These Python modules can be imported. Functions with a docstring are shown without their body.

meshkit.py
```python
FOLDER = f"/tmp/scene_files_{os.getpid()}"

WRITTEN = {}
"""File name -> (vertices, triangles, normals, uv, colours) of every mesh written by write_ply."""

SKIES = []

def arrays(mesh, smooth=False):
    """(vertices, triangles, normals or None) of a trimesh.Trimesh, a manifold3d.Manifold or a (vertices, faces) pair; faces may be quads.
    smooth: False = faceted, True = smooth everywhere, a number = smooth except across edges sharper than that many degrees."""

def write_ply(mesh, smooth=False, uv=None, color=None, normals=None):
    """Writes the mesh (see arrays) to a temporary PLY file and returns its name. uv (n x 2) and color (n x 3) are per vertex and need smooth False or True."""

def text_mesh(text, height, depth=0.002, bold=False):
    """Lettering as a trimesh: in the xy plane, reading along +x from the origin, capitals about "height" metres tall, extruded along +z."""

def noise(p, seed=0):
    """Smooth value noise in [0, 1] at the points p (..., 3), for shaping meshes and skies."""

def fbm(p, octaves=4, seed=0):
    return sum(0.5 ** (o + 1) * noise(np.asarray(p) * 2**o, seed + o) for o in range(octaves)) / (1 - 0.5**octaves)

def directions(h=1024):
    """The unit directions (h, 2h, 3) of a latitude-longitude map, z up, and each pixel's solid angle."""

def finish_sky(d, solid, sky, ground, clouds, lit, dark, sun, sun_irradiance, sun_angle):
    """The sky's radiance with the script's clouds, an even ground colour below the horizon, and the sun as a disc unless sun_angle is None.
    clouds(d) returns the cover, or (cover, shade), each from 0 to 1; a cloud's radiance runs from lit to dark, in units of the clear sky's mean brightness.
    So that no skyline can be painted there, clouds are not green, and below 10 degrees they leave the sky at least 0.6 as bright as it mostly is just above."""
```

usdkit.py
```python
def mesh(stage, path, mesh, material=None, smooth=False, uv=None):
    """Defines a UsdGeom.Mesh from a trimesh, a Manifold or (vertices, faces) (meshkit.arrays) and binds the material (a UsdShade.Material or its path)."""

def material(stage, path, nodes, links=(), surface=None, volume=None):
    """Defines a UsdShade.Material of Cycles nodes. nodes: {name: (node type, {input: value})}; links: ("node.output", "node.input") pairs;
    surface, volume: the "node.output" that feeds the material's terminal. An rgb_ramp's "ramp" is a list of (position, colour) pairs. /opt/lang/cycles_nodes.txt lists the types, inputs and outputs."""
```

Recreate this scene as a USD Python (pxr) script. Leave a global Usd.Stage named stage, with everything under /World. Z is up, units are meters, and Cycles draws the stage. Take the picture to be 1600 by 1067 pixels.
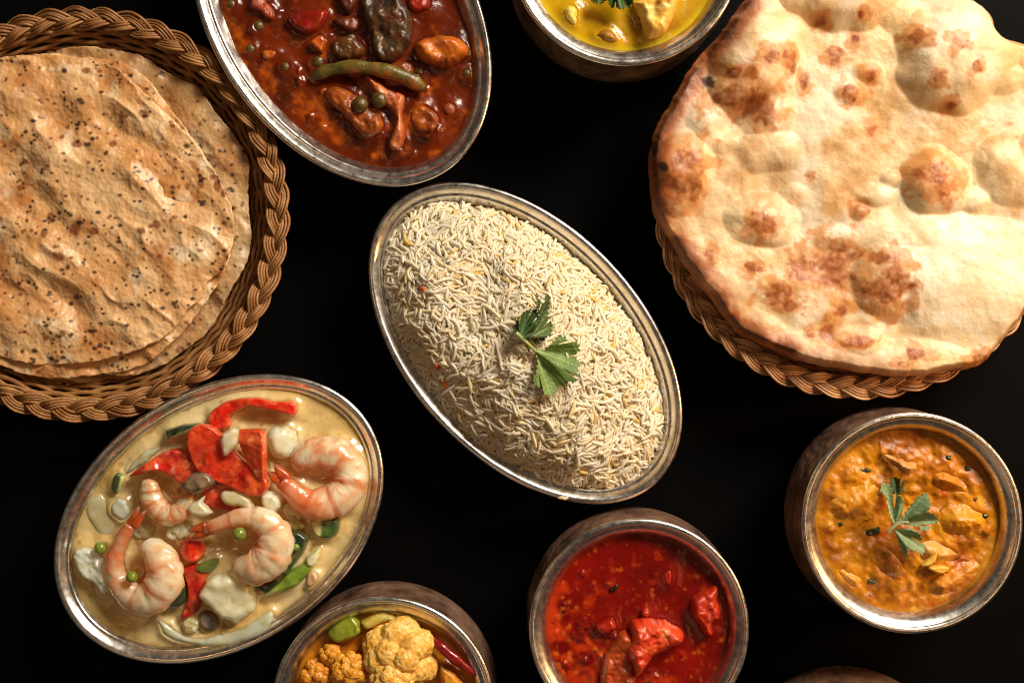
import math, random
import numpy as np
import trimesh, shapely
from scipy.spatial import Delaunay, cKDTree
from scipy.interpolate import splprep, splev
from pxr import Usd, UsdGeom, UsdLux, UsdShade, Gf, Sdf, Vt
import usdkit
from meshkit import noise, fbm

stage = Usd.Stage.CreateInMemory()
UsdGeom.SetStageUpAxis(stage, 'Z'); UsdGeom.SetStageMetersPerUnit(stage, 1.0)
UsdGeom.Xform.Define(stage, '/World')
random.seed(7); RNG = np.random.default_rng(7)
PI = math.pi

# ------------------------------------------------------------------ camera, lamps
CAM_H, FPX = 0.90, 2125.0           # camera height over the table; focal length in photo pixels (1600 wide)
cam = UsdGeom.Camera.Define(stage, '/World/camera')
cam.AddTranslateOp().Set(Gf.Vec3d(0, 0, CAM_H))
cam.CreateHorizontalApertureAttr(36.0); cam.CreateFocalLengthAttr(FPX / 1600 * 36.0)
cam.CreateFStopAttr(4.0); cam.CreateFocusDistanceAttr(CAM_H - 0.062)
cam.CreateClippingRangeAttr(Gf.Vec2f(0.02, 50)); cam.CreateExposureAttr(0.12)


def rect_light(name, az, el, dist, w, h, intensity, color, target=(0, 0, 0.04)):
    l = UsdLux.RectLight.Define(stage, '/World/' + name)
    a, e = math.radians(az), math.radians(el)
    d = Gf.Vec3d(math.cos(a) * math.cos(e), math.sin(a) * math.cos(e), math.sin(e))
    p = Gf.Vec3d(*target) + d * dist
    m = Gf.Matrix4d(); m.SetLookAt(p, Gf.Vec3d(*target), Gf.Vec3d(0, 0, 1))
    l.AddTransformOp().Set(m.GetInverse())
    l.CreateWidthAttr(w); l.CreateHeightAttr(h); l.CreateIntensityAttr(intensity); l.CreateColorAttr(Gf.Vec3f(*color))
    return l


rect_light('unseen_window_light', 50, 36, 1.9, 0.72, 0.56, 43.0, (1.0, 0.89, 0.74))  # out of view, lights the whole table from the upper right
rect_light('unseen_room_light', 245, 48, 1.8, 1.0, 0.8, 0.45, (1.0, 0.66, 0.38))  # out of view, weak warm light on the lower left sides
for nm, p, i in (('unseen_warm_bulb', (-0.62, 0.10, 1.35), 60), ('unseen_warm_bulb_001', (0.66, -0.35, 1.30), 60), ('unseen_side_lamp', (0.82, 0.06, 0.42), 240)):  # unseen warm lamps, placed for orange glints on metal and the right bowls
    s = UsdLux.SphereLight.Define(stage, '/World/' + nm); s.AddTranslateOp().Set(Gf.Vec3d(*p))
    s.CreateRadiusAttr(0.06); s.CreateIntensityAttr(i * .3); s.CreateColorAttr(Gf.Vec3f(1.0, 0.50, 0.18))
usdkit.material(stage, '/World/Looks/room', {'b': ('background_shader', {'color': (1.0, 0.86, 0.72), 'strength': 0.042})}, surface='b.background')
dome = UsdLux.DomeLight.Define(stage, '/World/room_dome')
UsdShade.MaterialBindingAPI.Apply(dome.GetPrim()).Bind(UsdShade.Material.Get(stage, '/World/Looks/room'))

# ------------------------------------------------------------------ helpers


def C(h):                                     # sRGB hex -> linear
    v = np.array([int(h[i:i + 2], 16) for i in (1, 3, 5)]) / 255.0
    return np.where(v <= 0.04045, v / 12.92, ((v + 0.055) / 1.055) ** 2.4)


def K(z): return (CAM_H - z) / FPX            # metres per photo pixel at height z


def P(px, py, z): return np.array([(px - 800) * K(z), (533.5 - py) * K(z), z])


_used = {}


def numbered(parent, name):
    k = (parent, name); n = _used.get(k, 0); _used[k] = n + 1
    return name if n == 0 else f'{name}_{n:03d}'


def put(name, mesh, mat, parent=None, col=None, smooth=True):
    root = '/World' if parent is None else str(parent.GetPath())
    path = root + '/' + numbered(root, name)
    m = usdkit.mesh(stage, path, mesh, mat, smooth=smooth)
    if col is not None:
        UsdGeom.PrimvarsAPI(m).CreatePrimvar('col', Sdf.ValueTypeNames.Color3fArray, 'vertex').Set(Vt.Vec3fArray.FromNumpy(np.asarray(col, np.float32)))
    return m.GetPrim()


def tag(o, label=None, cat=None, group=None, kind=None):
    for k, v in (('label', label), ('category', cat), ('group', group), ('kind', kind)):
        if v: o.SetCustomDataByKey(k, v)
    return o


def thing(name, label, cat, loc=(0, 0, 0), rotz=0, group=None):
    path = '/World/' + numbered('/World', name)
    x = UsdGeom.Xform.Define(stage, path); x.AddTranslateOp().Set(Gf.Vec3d(*map(float, loc)))
    x.AddRotateZOp().Set(float(rotz))
    return tag(x.GetPrim(), label, cat, group)


def mixc(a, b, t):
    t = np.clip(np.asarray(t, float), 0, 1)[..., None]
    return np.asarray(a) * (1 - t) + np.asarray(b) * t


def sst(x, a, b):
    t = np.clip((x - a) / (b - a), 0, 1); return t * t * (3 - 2 * t)


def n2(x, y, s, seed=0, oct=4):               # fbm over photo pixels, feature size s px, in [-1, 1]
    p = np.stack([np.asarray(x) / s, np.asarray(y) / s, np.full(np.shape(x), 3.7 + seed)], -1)
    return fbm(p, oct, seed) * 2 - 1


def spline(pts, n, closed=False, k=3):
    pts = np.asarray(pts, float)
    if closed: pts = np.vstack([pts, pts[:1]])
    tck, _ = splprep(pts.T, s=0, per=closed, k=min(k, len(pts) - 1))
    u = np.linspace(0, 1, n, endpoint=not closed)
    return np.stack(splev(u, tck), -1)


def outline(pts, res, smooth=True):
    pts = np.asarray(pts, float)
    per = np.linalg.norm(np.diff(np.vstack([pts, pts[:1]]), axis=0), axis=1).sum()
    n = max(16, int(per / res))
    if smooth: return spline(pts, n, True)
    q = np.vstack([pts, pts[:1]]); d = np.r_[0, np.cumsum(np.linalg.norm(np.diff(q, axis=0), axis=1))]
    s = np.linspace(0, d[-1], n, endpoint=False)
    o = np.stack([np.interp(s, d, q[:, 0]), np.interp(s, d, q[:, 1])], -1)
    for _ in range(2): o = 0.25 * np.roll(o, 1, 0) + 0.5 * o + 0.25 * np.roll(o, -1, 0)
    return o


def serrate(o, teeth, amp):
    n = len(o); t = np.roll(o, -1, 0) - np.roll(o, 1, 0)
    t /= np.linalg.norm(t, axis=1, keepdims=True) + 1e-9
    nrm = np.stack([t[:, 1], -t[:, 0]], -1)
    area = (o[:, 0] * np.roll(o[:, 1], -1) - np.roll(o[:, 0], -1) * o[:, 1]).sum()
    if area < 0: nrm = -nrm
    ph = np.arange(n) / n * teeth
    w = np.abs(np.sin(PI * ph)) ** 0.6 * 1.4 - 0.9
    return o + nrm * (amp * w)[:, None]


def pillow(out, zref, res, hf, thick=0.004, sheet=False, extra=None):
    """A solid whose outline is given in photo pixels at height zref; hf(x, y, d) is its top over zref (m), d the distance to its edge (px)."""
    poly = shapely.Polygon(out).buffer(0)
    if poly.geom_type != 'Polygon': poly = max(poly.geoms, key=lambda g: g.area)
    out = np.array(poly.exterior.coords)[:-1]
    x0, y0, x1, y1 = poly.bounds
    gx, gy = np.meshgrid(np.arange(x0, x1, res), np.arange(y0, y1, res * 0.87))
    gx = gx + (np.arange(gx.shape[0]) % 2)[:, None] * res / 2
    r = np.random.default_rng(len(out))
    g = np.stack([gx.ravel(), gy.ravel()], -1) + r.uniform(-.12, .12, (gx.size, 2)) * res
    g = g[shapely.contains_xy(poly, g[:, 0], g[:, 1])]
    dense = np.vstack([out + (np.roll(out, -1, 0) - out) * t for t in (0, .25, .5, .75)])
    tree = cKDTree(dense)
    d = tree.query(g)[0]; g, d = g[d > 0.55 * res], d[d > 0.55 * res]
    nb = len(out); pts = np.vstack([out, g]); d = np.r_[np.zeros(nb), d]
    tri = Delaunay(pts).simplices
    c = pts[tri].mean(1); tri = tri[shapely.contains_xy(poly, c[:, 0], c[:, 1])]
    a = pts[tri]; cr = (a[:, 1, 0] - a[:, 0, 0]) * (a[:, 2, 1] - a[:, 0, 1]) - (a[:, 1, 1] - a[:, 0, 1]) * (a[:, 2, 0] - a[:, 0, 0])
    tri = np.where((cr > 0)[:, None], tri[:, ::-1], tri)         # y is flipped in the world
    x, y = pts[:, 0], pts[:, 1]
    h = hf(x, y, d)
    k = K(zref)
    top = np.stack([(x - 800) * k, (533.5 - y) * k, zref + h], -1)
    if sheet:
        bot = top.copy(); bot[:, 2] -= thick
    else:
        bot = top.copy(); bot[:, 2] = np.minimum(zref - thick, top[:, 2] - 0.0005)
    N = len(pts)
    e = np.sort(np.vstack([tri[:, [0, 1]], tri[:, [1, 2]], tri[:, [2, 0]]]), axis=1)
    directed = np.vstack([tri[:, [0, 1]], tri[:, [1, 2]], tri[:, [2, 0]]])
    _, inv, cnt = np.unique(e, axis=0, return_inverse=True, return_counts=True)
    be = directed[cnt[inv.ravel()] == 1]
    side = np.vstack([np.stack([be[:, 1], be[:, 0], be[:, 0] + N], -1), np.stack([be[:, 1], be[:, 0] + N, be[:, 1] + N], -1)])
    f = np.vstack([tri, tri[:, ::-1] + N, side])
    return (np.vstack([top, bot]), f), np.r_[x, x], np.r_[y, y], np.r_[d, d], np.r_[h, h]


def tube(pts, rad, sides=8, flat=1.0, closed=False, up=(0, 0, 1)):
    pts = np.asarray(pts, float); n = len(pts); rad = np.broadcast_to(np.asarray(rad, float), n)
    t = np.roll(pts, -1, 0) - np.roll(pts, 1, 0) if closed else np.gradient(pts, axis=0)
    t /= np.linalg.norm(t, axis=1, keepdims=True) + 1e-12
    s = np.cross(t, np.asarray(up, float)); s /= np.linalg.norm(s, axis=1, keepdims=True) + 1e-9
    u = np.cross(s, t)
    ang = np.arange(sides) / sides * 2 * PI
    v = pts[:, None] + rad[:, None, None] * (np.cos(ang)[None, :, None] * s[:, None] + flat * np.sin(ang)[None, :, None] * u[:, None])
    v = v.reshape(-1, 3); f = []
    m = n if closed else n - 1
    i = np.repeat(np.arange(m), sides); j = np.tile(np.arange(sides), m)
    a = i * sides + j; b = i * sides + (j + 1) % sides; i2 = (i + 1) % n
    c = i2 * sides + (j + 1) % sides; dd = i2 * sides + j
    f = np.vstack([np.stack([a, b, c], -1), np.stack([a, c, dd], -1)])
    if not closed:
        v = np.vstack([v, pts[:1], pts[-1:]]); k = n * sides; q = np.arange(sides); q2 = (q + 1) % sides
        f = np.vstack([f, np.stack([np.full(sides, k), q2, q], -1), np.stack([np.full(sides, k + 1), (n - 1) * sides + q, (n - 1) * sides + q2], -1)])
    return v, f


def merge(parts):
    v, f, o = [], [], 0
    for a, b in parts: v.append(a); f.append(np.asarray(b) + o); o += len(a)
    return np.vstack(v), np.vstack(f)


def ring_mesh(a, b, prof, n=128, closed_profile=True):
    """Sweeps profile [(inset, z)] round an ellipse with half axes a, b (parallel insets)."""
    prof = np.asarray(prof, float); th = np.arange(n) / n * 2 * PI; m = len(prof)
    v = np.stack([np.outer(np.cos(th), a - prof[:, 0]), np.outer(np.sin(th), b - prof[:, 0]), np.tile(prof[:, 1], (n, 1))], -1).reshape(-1, 3)
    i = np.repeat(np.arange(n), m); j = np.tile(np.arange(m), n)
    if not closed_profile: keep = j < m - 1; i, j = i[keep], j[keep]
    i2 = (i + 1) % n; j2 = (j + 1) % m
    A, B, Cc, D = i * m + j, i2 * m + j, i2 * m + j2, i * m + j2
    return v, np.vstack([np.stack([A, B, Cc], -1), np.stack([A, Cc, D], -1)])


def blob(lobes, sub=4, k=60.0):
    """Star-shaped smooth union of spheres (c, r) round the origin."""
    s = trimesh.creation.icosphere(sub); d = np.array(s.vertices); acc = np.full(len(d), 1e-6)
    best = np.zeros(len(d))
    L = []
    for c, r in lobes:
        c = np.asarray(c, float); b = d @ c; q = b * b - (c @ c - r * r)
        L.append(np.where(q > 0, b + np.sqrt(np.maximum(q, 0)), 0))
    L = np.array(L); mx = L.max(0); sc = mx.max()
    r = np.log(np.exp((L / sc) * k).sum(0)) / k * sc
    return d * r[:, None], np.array(s.faces), r / sc


# ------------------------------------------------------------------ materials
LK = '/World/Looks/'


def mat_vc(name, rough=0.4, coat=0.0, coat_rough=0.1, sss=0.0, scale=0.003, bump=0.0, bscale=500.0, spec=0.5, detail=4, rough_var=0.0, radius=(1, .5, .25), vor=0.0, vscale=500):
    nodes = {'a': ('attribute', {'attribute': 'col'}), 'g': ('geometry', {}),
             'n': ('noise_texture', {'scale': bscale, 'detail': detail, 'roughness': 0.6}),
             'b': ('bump', {'strength': 1.0, 'distance': bump}),
             'p': ('principled_bsdf', {'roughness': rough, 'coat_weight': coat, 'coat_roughness': coat_rough, 'subsurface_weight': sss, 'subsurface_scale': scale,
                                       'subsurface_radius': radius, 'specular_ior_level': spec})}
    links = [('a.color', 'p.base_color'), ('g.position', 'n.vector')]
    if bump:
        links += [('n.fac', 'b.height'), ('b.normal', 'p.normal'), ('b.normal', 'p.coat_normal')]
    if vor:
        nodes['v'] = ('voronoi_texture', {'scale': vscale, 'feature': 'smooth_f1', 'smoothness': 0.4})
        nodes['b2'] = ('bump', {'strength': 1.0, 'distance': vor, 'invert': True})
        links = [l for l in links if l[1] not in ('p.normal', 'p.coat_normal')]
        links += [('g.position', 'v.vector'), ('v.distance', 'b2.height'), ('b.normal', 'b2.normal'), ('b2.normal', 'p.normal')]
    if rough_var:
        nodes['mr'] = ('map_range', {'from_min': .3, 'from_max': .7, 'to_min': rough - rough_var, 'to_max': rough + rough_var})
        links += [('n.fac', 'mr.value'), ('mr.result', 'p.roughness')]
    return usdkit.material(stage, LK + name, nodes, links, surface='p.BSDF')


M = {}
M['meat'] = mat_vc('meat', .36, .3, .1, .12, .003, .0005, 420, detail=5, spec=.4)
M['veg'] = mat_vc('vegetable', .25, .45, .06, .2, .003, .00016, 480, detail=5)
M['pale'] = mat_vc('pale_flesh', .28, .4, .08, .55, .005, .00018, 400)
M['prawn'] = mat_vc('prawn_flesh', .26, .55, .07, .5, .004, .00026, 420, detail=5)
M['sauce'] = mat_vc('sauce', .22, .25, .05, .08, .003, .00022, 420, detail=5, spec=.4)
M['cream'] = mat_vc('cream_liquid', .2, .6, .05, .3, .005, .00014, 300, detail=5)
M['thick'] = mat_vc('thick_sauce', .34, .15, .1, .06, .002, .00055, 380, detail=6, spec=.35)
M['bread'] = mat_vc('bread', .46, .12, .3, .15, .003, .0007, 210, detail=7, spec=.4, radius=(1, .75, .5))
M['papad'] = mat_vc('papad_crisp', .40, .15, .25, .12, .002, .0003, 560, detail=4, spec=.5, vor=.00036, vscale=380)
M['rice'] = usdkit.material(stage, LK + 'rice', {'a': ('attribute', {'attribute': 'col'}), 'p': ('principled_bsdf', {'roughness': .42, 'specular_ior_level': .3}), 't': ('translucent_bsdf', {}), 'm': ('mix_closure', {'fac': .45})},
    [('a.color', 'p.base_color'), ('a.color', 't.color'), ('p.BSDF', 'm.closure1'), ('t.BSDF', 'm.closure2')], surface='m.closure')
M['seed'] = mat_vc('seed_crust', .5)


def mat_leaf():
    return usdkit.material(stage, LK + 'leaf', {
        'a': ('attribute', {'attribute': 'col'}), 'g': ('geometry', {}),
        'n': ('noise_texture', {'scale': 500, 'detail': 4}), 'b': ('bump', {'strength': .6, 'distance': .0006}),
        'p': ('principled_bsdf', {'roughness': .5, 'specular_ior_level': .4}),
        't': ('translucent_bsdf', {}), 'm': ('mix_closure', {'fac': .3})},
        [('a.color', 'p.base_color'), ('a.color', 't.color'), ('g.position', 'n.vector'), ('n.fac', 'b.height'), ('b.normal', 'p.normal'), ('p.BSDF', 'm.closure1'), ('t.BSDF', 'm.closure2')], surface='m.closure')


M['leaf'] = mat_leaf()


def mat_steel(name, base, rough, bump, dirt=None, fine=.00004):
    nodes = {'g': ('geometry', {}), 'n': ('noise_texture', {'scale': 160, 'detail': 6, 'roughness': .7}),
             'n2': ('noise_texture', {'scale': 1500, 'detail': 2}),
             'v': ('voronoi_texture', {'scale': 230}),
             'b': ('bump', {'strength': 1.0, 'distance': bump}), 'b2': ('bump', {'strength': .5, 'distance': fine}),
             'r': ('map_range', {'from_min': .3, 'from_max': .7, 'to_min': rough - .08, 'to_max': rough + .1}),
             'c': ('rgb_ramp', {'ramp': [(.3, np.array(base) * (dirt or .75)), (.6, base), (1, base)]}),
             'p': ('principled_bsdf', {'metallic': 1.0})}
    return usdkit.material(stage, LK + name, nodes, [('g.position', 'n.vector'), ('g.position', 'n2.vector'), ('n.fac', 'b.height'), ('n2.fac', 'b2.height'), ('b.normal', 'b2.normal'),
                           ('b2.normal', 'p.normal'), ('n.fac', 'r.value'), ('r.result', 'p.roughness'), ('n.fac', 'c.fac'), ('c.color', 'p.base_color')], surface='p.BSDF')


M['steel'] = mat_steel('steel', (.62, .59, .55), .30, .00010)
M['steel_bright'] = mat_steel('steel_polished', (.78, .75, .70), .27, .000008, .85, .000003)
M['copper'] = usdkit.material(stage, LK + 'hammered_copper', {
    'g': ('geometry', {}), 'v': ('voronoi_texture', {'scale': 170, 'feature': 'smooth_f1', 'smoothness': .3}), 'n': ('noise_texture', {'scale': 60, 'detail': 6}),
    'n3': ('noise_texture', {'scale': 700, 'detail': 3}),
    'c': ('rgb_ramp', {'ramp': [(.3, C('#4e3a2e')), (.5, C('#8c6a55')), (.7, C('#ac8870'))]}),
    'b': ('bump', {'strength': 1, 'distance': .0009}), 'b2': ('bump', {'strength': .6, 'distance': .0003}),
    'p': ('principled_bsdf', {'metallic': .65, 'roughness': .46})},
    [('g.position', 'v.vector'), ('g.position', 'n.vector'), ('g.position', 'n3.vector'), ('v.distance', 'b.height'), ('n3.fac', 'b2.height'), ('b.normal', 'b2.normal'), ('b2.normal', 'p.normal'),
     ('n.fac', 'c.fac'), ('c.color', 'p.base_color')], surface='p.BSDF')


def mat_wicker(name, dark, mid, light):
    return usdkit.material(stage, LK + name, {
        'g': ('geometry', {}), 'n': ('noise_texture', {'scale': 60, 'detail': 6, 'roughness': .75}), 'n2': ('noise_texture', {'scale': 1300, 'detail': 3}),
        'c': ('rgb_ramp', {'ramp': [(.25, C(dark)), (.5, C(mid)), (.75, C(light))]}),
        'b': ('bump', {'strength': .7, 'distance': .0004}), 'p': ('principled_bsdf', {'roughness': .48, 'specular_ior_level': .4})},
        [('g.position', 'n.vector'), ('g.position', 'n2.vector'), ('n2.fac', 'b.height'), ('b.normal', 'p.normal'), ('n.fac', 'c.fac'), ('c.color', 'p.base_color')], surface='p.BSDF')


WK = {'a': [mat_wicker('wicker_ochre', '#653e22', '#966a3c', '#c29a62'), mat_wicker('wicker_brown', '#5c371a', '#8a5c2e', '#b08048'), mat_wicker('wicker_dark', '#57341a', '#875830', '#aa7c46')],
      'b': [mat_wicker('wicker_tan', '#8f6240', '#c3966a', '#ddb88c'), mat_wicker('wicker_pink_tan', '#85573a', '#b88860', '#d2a980'), mat_wicker('wicker_umber', '#6a432a', '#a07248', '#bf9467')]}
M['table'] = usdkit.material(stage, LK + 'black_table', {'g': ('geometry', {}), 'n': ('noise_texture', {'scale': 30, 'detail': 5}),
    'c': ('rgb_ramp', {'ramp': [(.3, (.0006, .0005, .0005)), (.7, (.0014, .0011, .0010))]}), 'p': ('principled_bsdf', {'roughness': .6, 'specular_ior_level': .05})},
    [('g.position', 'n.vector'), ('n.fac', 'c.fac'), ('c.color', 'p.base_color')], surface='p.BSDF')

# ------------------------------------------------------------------ setting
tb = trimesh.creation.box((2.4, 1.8, 0.03)); tb.apply_translation((0, 0, -0.015))
tag(put('tabletop', tb, M['table'], smooth=False), 'plain black tabletop under all the dishes', 'table', kind='structure')

# ------------------------------------------------------------------ wicker baskets


def basket(label, cx, cy, mats, seed, zr=0.046, ro_px=325):
    c = P(cx, cy, zr); r = np.random.default_rng(seed)
    t = thing('wicker_basket', label, 'basket', (c[0], c[1], 0), r.uniform(0, 360), 'round wicker bread baskets')
    Ro = ro_px * K(zr); w, off, rr, hh, nper = .0044, .00170, .00098, .0027, 15
    Rc = Ro - .0077
    n = nper * 20
    for k in range(3):
        for j in (-1.5, -.5, .5, 1.5):
            th = np.arange(n) / n * 2 * PI; ph = nper * th + 2 * PI * k / 3
            jit = .0010 * (fbm(np.stack([np.cos(th) * 6, np.sin(th) * 6, np.full(n, k * 3.1 + j)], -1), 3, seed) * 2 - 1)
            s, y, z = Rc * th, w * np.sin(ph), hh * np.sin(2 * ph)
            ds, dy = Rc, w * nper * np.cos(ph); L = np.hypot(ds, dy)
            s2 = s - j * off * dy / L; y2 = y + j * off * ds / L + jit
            a = s2 / Rc
            pts = np.stack([(Rc + y2) * np.cos(a), (Rc + y2) * np.sin(a), zr + z + .0006 * j * np.cos(ph) + jit], -1)
            put('braid_reed', tube(pts, rr * r.uniform(.85, 1.15), 7, closed=True), mats[(k + int(j + 1.5)) % 3], t)
    # woven wall: rings of reed in front of and behind the stakes
    ns, nr = 46, 19

    def wall(u):       # u 0 rim .. 1 foot
        return Rc - .003 - .034 * u ** .9, zr - .002 - (zr - .008) * u
    for i in range(nr):
        R, z = wall(i / (nr - 1)); m = ns * 6; th = np.arange(m) / m * 2 * PI
        amp = .0012 * np.sin(th * ns / 2 + PI * i) + .0004 * (noise(np.stack([np.cos(th) * 9, np.sin(th) * 9, np.full(m, i)], -1), seed) - .5)
        pts = np.stack([(R + amp) * np.cos(th), (R + amp) * np.sin(th), z + .0005 * np.sin(th * 5 + i)], -1)
        put('weaver_reed', tube(pts, .00158 * r.uniform(.9, 1.12), 6, closed=True), mats[(i * 2 + 1) % 3], t)
    for i in range(ns):
        a = 2 * PI * (i + .5) / ns
        pts = [(wall(u)[0] * math.cos(a), wall(u)[0] * math.sin(a), wall(u)[1]) for u in np.linspace(-.05, 1.05, 8)]
        put('stake', tube(pts, .0013, 6), mats[i % 3], t)
    R, z = wall(1); base = trimesh.creation.cylinder(R + .001, .004, sections=64); base.apply_translation((0, 0, .004)); put('base', base, mats[2], t, smooth=30)
    return t


basket('round brown wicker basket with plaited rim under the stack of papads', 128, 335, WK['a'], 3)
basket('round pale tan wicker basket with plaited rim under the naan', 1343, 300, WK['b'], 5)

# ------------------------------------------------------------------ papads


def spots(x, y, lst, warp=0.0, seed=0):
    """Soft mask of elliptical spots (cx, cy, rx, ry)."""
    m = np.zeros(np.shape(x))
    wx, wy = n2(x, y, 16, seed, 3), n2(x, y, 16, seed + 9, 3)
    for cx, cy, rx, ry in lst:
        q = np.hypot((x - cx) / rx + warp * wx, (y - cy) / ry + warp * wy)
        m = np.maximum(m, 1 - sst(q, .55, 1.1))
    return m


def papad(name_label, pts, z, seed, res, tone, tilt=(0, 0), rough=1.0, top=False):
    o = outline(pts, res * 1.3)
    cen = np.mean(o, 0)
    o = o + (n2(o[:, 0], o[:, 1], 18, seed, 3) * 3.0 + n2(o[:, 0], o[:, 1], 7, seed + 1, 2) * 2.2)[:, None] * ((o - cen) / np.linalg.norm(o - cen, axis=1, keepdims=True))

    def hf(x, y, d):
        a = math.radians(38); u, v = x * math.cos(a) + y * math.sin(a), -x * math.sin(a) + y * math.cos(a)
        fold = n2(u / 2.2, v, 44, seed, 2)
        h = .0068 * fold * np.clip(d / 50, .35, 1) + .0044 * n2(x, y, 80, seed + 2, 2) + .0022 * (1 - np.abs(n2(u / 1.8, v, 34, seed + 4, 2)) * 2)
        h += .0005 * n2(x, y, 15, seed + 3, 2) + .0005 * np.maximum(n2(x, y, 6.5, seed + 8, 1), -.1)
        h += .0035 * sst(18 - d, 0, 18) * n2(x, y, 40, seed + 6, 2)
        h += (x - cen[0]) * tilt[0] + (y - cen[1]) * tilt[1]
        return h * rough
    mesh, x, y, d, h = pillow(o, z, res, hf, .0011, True)
    r = np.random.default_rng(seed)
    col = mixc(C('#cb8e52'), C('#e8c08c'), n2(x, y, 60, seed + 11) * 1.2 + .5)
    col = mixc(col, C('#b0682c'), sst(n2(x, y, 44, seed + 12, 5), .0, .45) * .7)
    col = mixc(col, C('#f2dfba'), sst(n2(x, y, 36, seed + 13, 5), .12, .55) * .7)
    col = mixc(col, C('#c07a3c'), sst(n2(x, y, 9, seed + 14, 3), .1, .6) * .4)
    col = col * np.asarray(tone)
    # oval blisters burnt brown, peppercorn and cumin flecks
    bl = []
    x0, y0 = o.min(0); x1, y1 = o.max(0); area = (x1 - x0) * (y1 - y0)
    for _ in range(int(area / 1500)):
        q = r.uniform(2.2, 9) ** .9 if r.random() < .25 else r.uniform(2, 4)
        bl.append((r.uniform(x0, x1), r.uniform(y0, y1), q * r.uniform(.9, 1.5), q))
    if top: bl += [(313, 287, 7, 11), (340, 290, 7, 13), (350, 302, 6, 9), (191, 185, 6, 12), (228, 180, 9, 8), (119, 358, 11, 12), (80, 340, 8, 10), (95, 402, 12, 9), (245, 352, 9, 8), (72, 366, 7, 9)]
    m = spots(x, y, bl, .25, seed)
    col = mixc(col, C('#7a3f18') * np.asarray(tone), m * .85)
    fl = []
    for _ in range(int(area / 520)):
        s = r.uniform(1.5, 3.1) * (1.45 if r.random() < .13 else 1); cx, cy = r.uniform(x0, x1), r.uniform(y0, y1)
        fl.append((cx, cy, s * r.uniform(.8, 1.6), s))
        if r.random() < .3: fl.append((cx + r.normal(0, 6), cy + r.normal(0, 6), s, s * .9))
    mk = np.zeros(len(x)); tree = cKDTree(np.stack([x, y], -1))
    for cx, cy, rx, ry in fl:
        idx = tree.query_ball_point((cx, cy), 1.5 * max(rx, ry))
        if idx:
            q = np.hypot((x[idx] - cx) / rx, (y[idx] - cy) / ry); mk[idx] = np.maximum(mk[idx], 1 - sst(q, .6, 1.3))
    col = mixc(col, C('#21150f'), mk * .92)
    p = put('papad', mesh, M['papad'], col=col)
    return tag(p, name_label, 'papad', 'papads stacked in the left basket')


papad('lowest papad, its edge showing just above the basket at the bottom of the stack', [(-150, 330), (-100, 180), (0, 110), (75, 82), (105, 75), (180, 110), (300, 210), (360, 330), (320, 470), (216, 588), (150, 601), (95, 605), (34, 588), (-60, 540), (-130, 450)], .031, 41, 3.2, (.80, .76, .72))
papad('greyish papad sticking out to the upper right under the top papad', [(-60, 330), (-20, 170), (60, 90), (120, 74), (168, 77), (222, 90), (270, 117), (315, 141), (336, 174), (360, 204), (381, 234), (390, 270), (388, 300), (391, 340), (388, 404), (371, 438), (344, 485), (320, 522), (280, 553), (216, 584), (120, 570), (20, 500)], .037, 23, 2.6, (.80, .80, .80))
papad('second papad, folded edge just below the rim of the top one', [(-170, 330), (-120, 190), (-20, 100), (90, 86), (150, 92), (190, 98), (260, 160), (330, 260), (362, 340), (352, 420), (310, 490), (240, 560), (190, 580), (135, 587), (67, 590), (0, 570), (-90, 520), (-150, 430)], .042, 37, 2.6, (.95, .90, .85))
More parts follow.
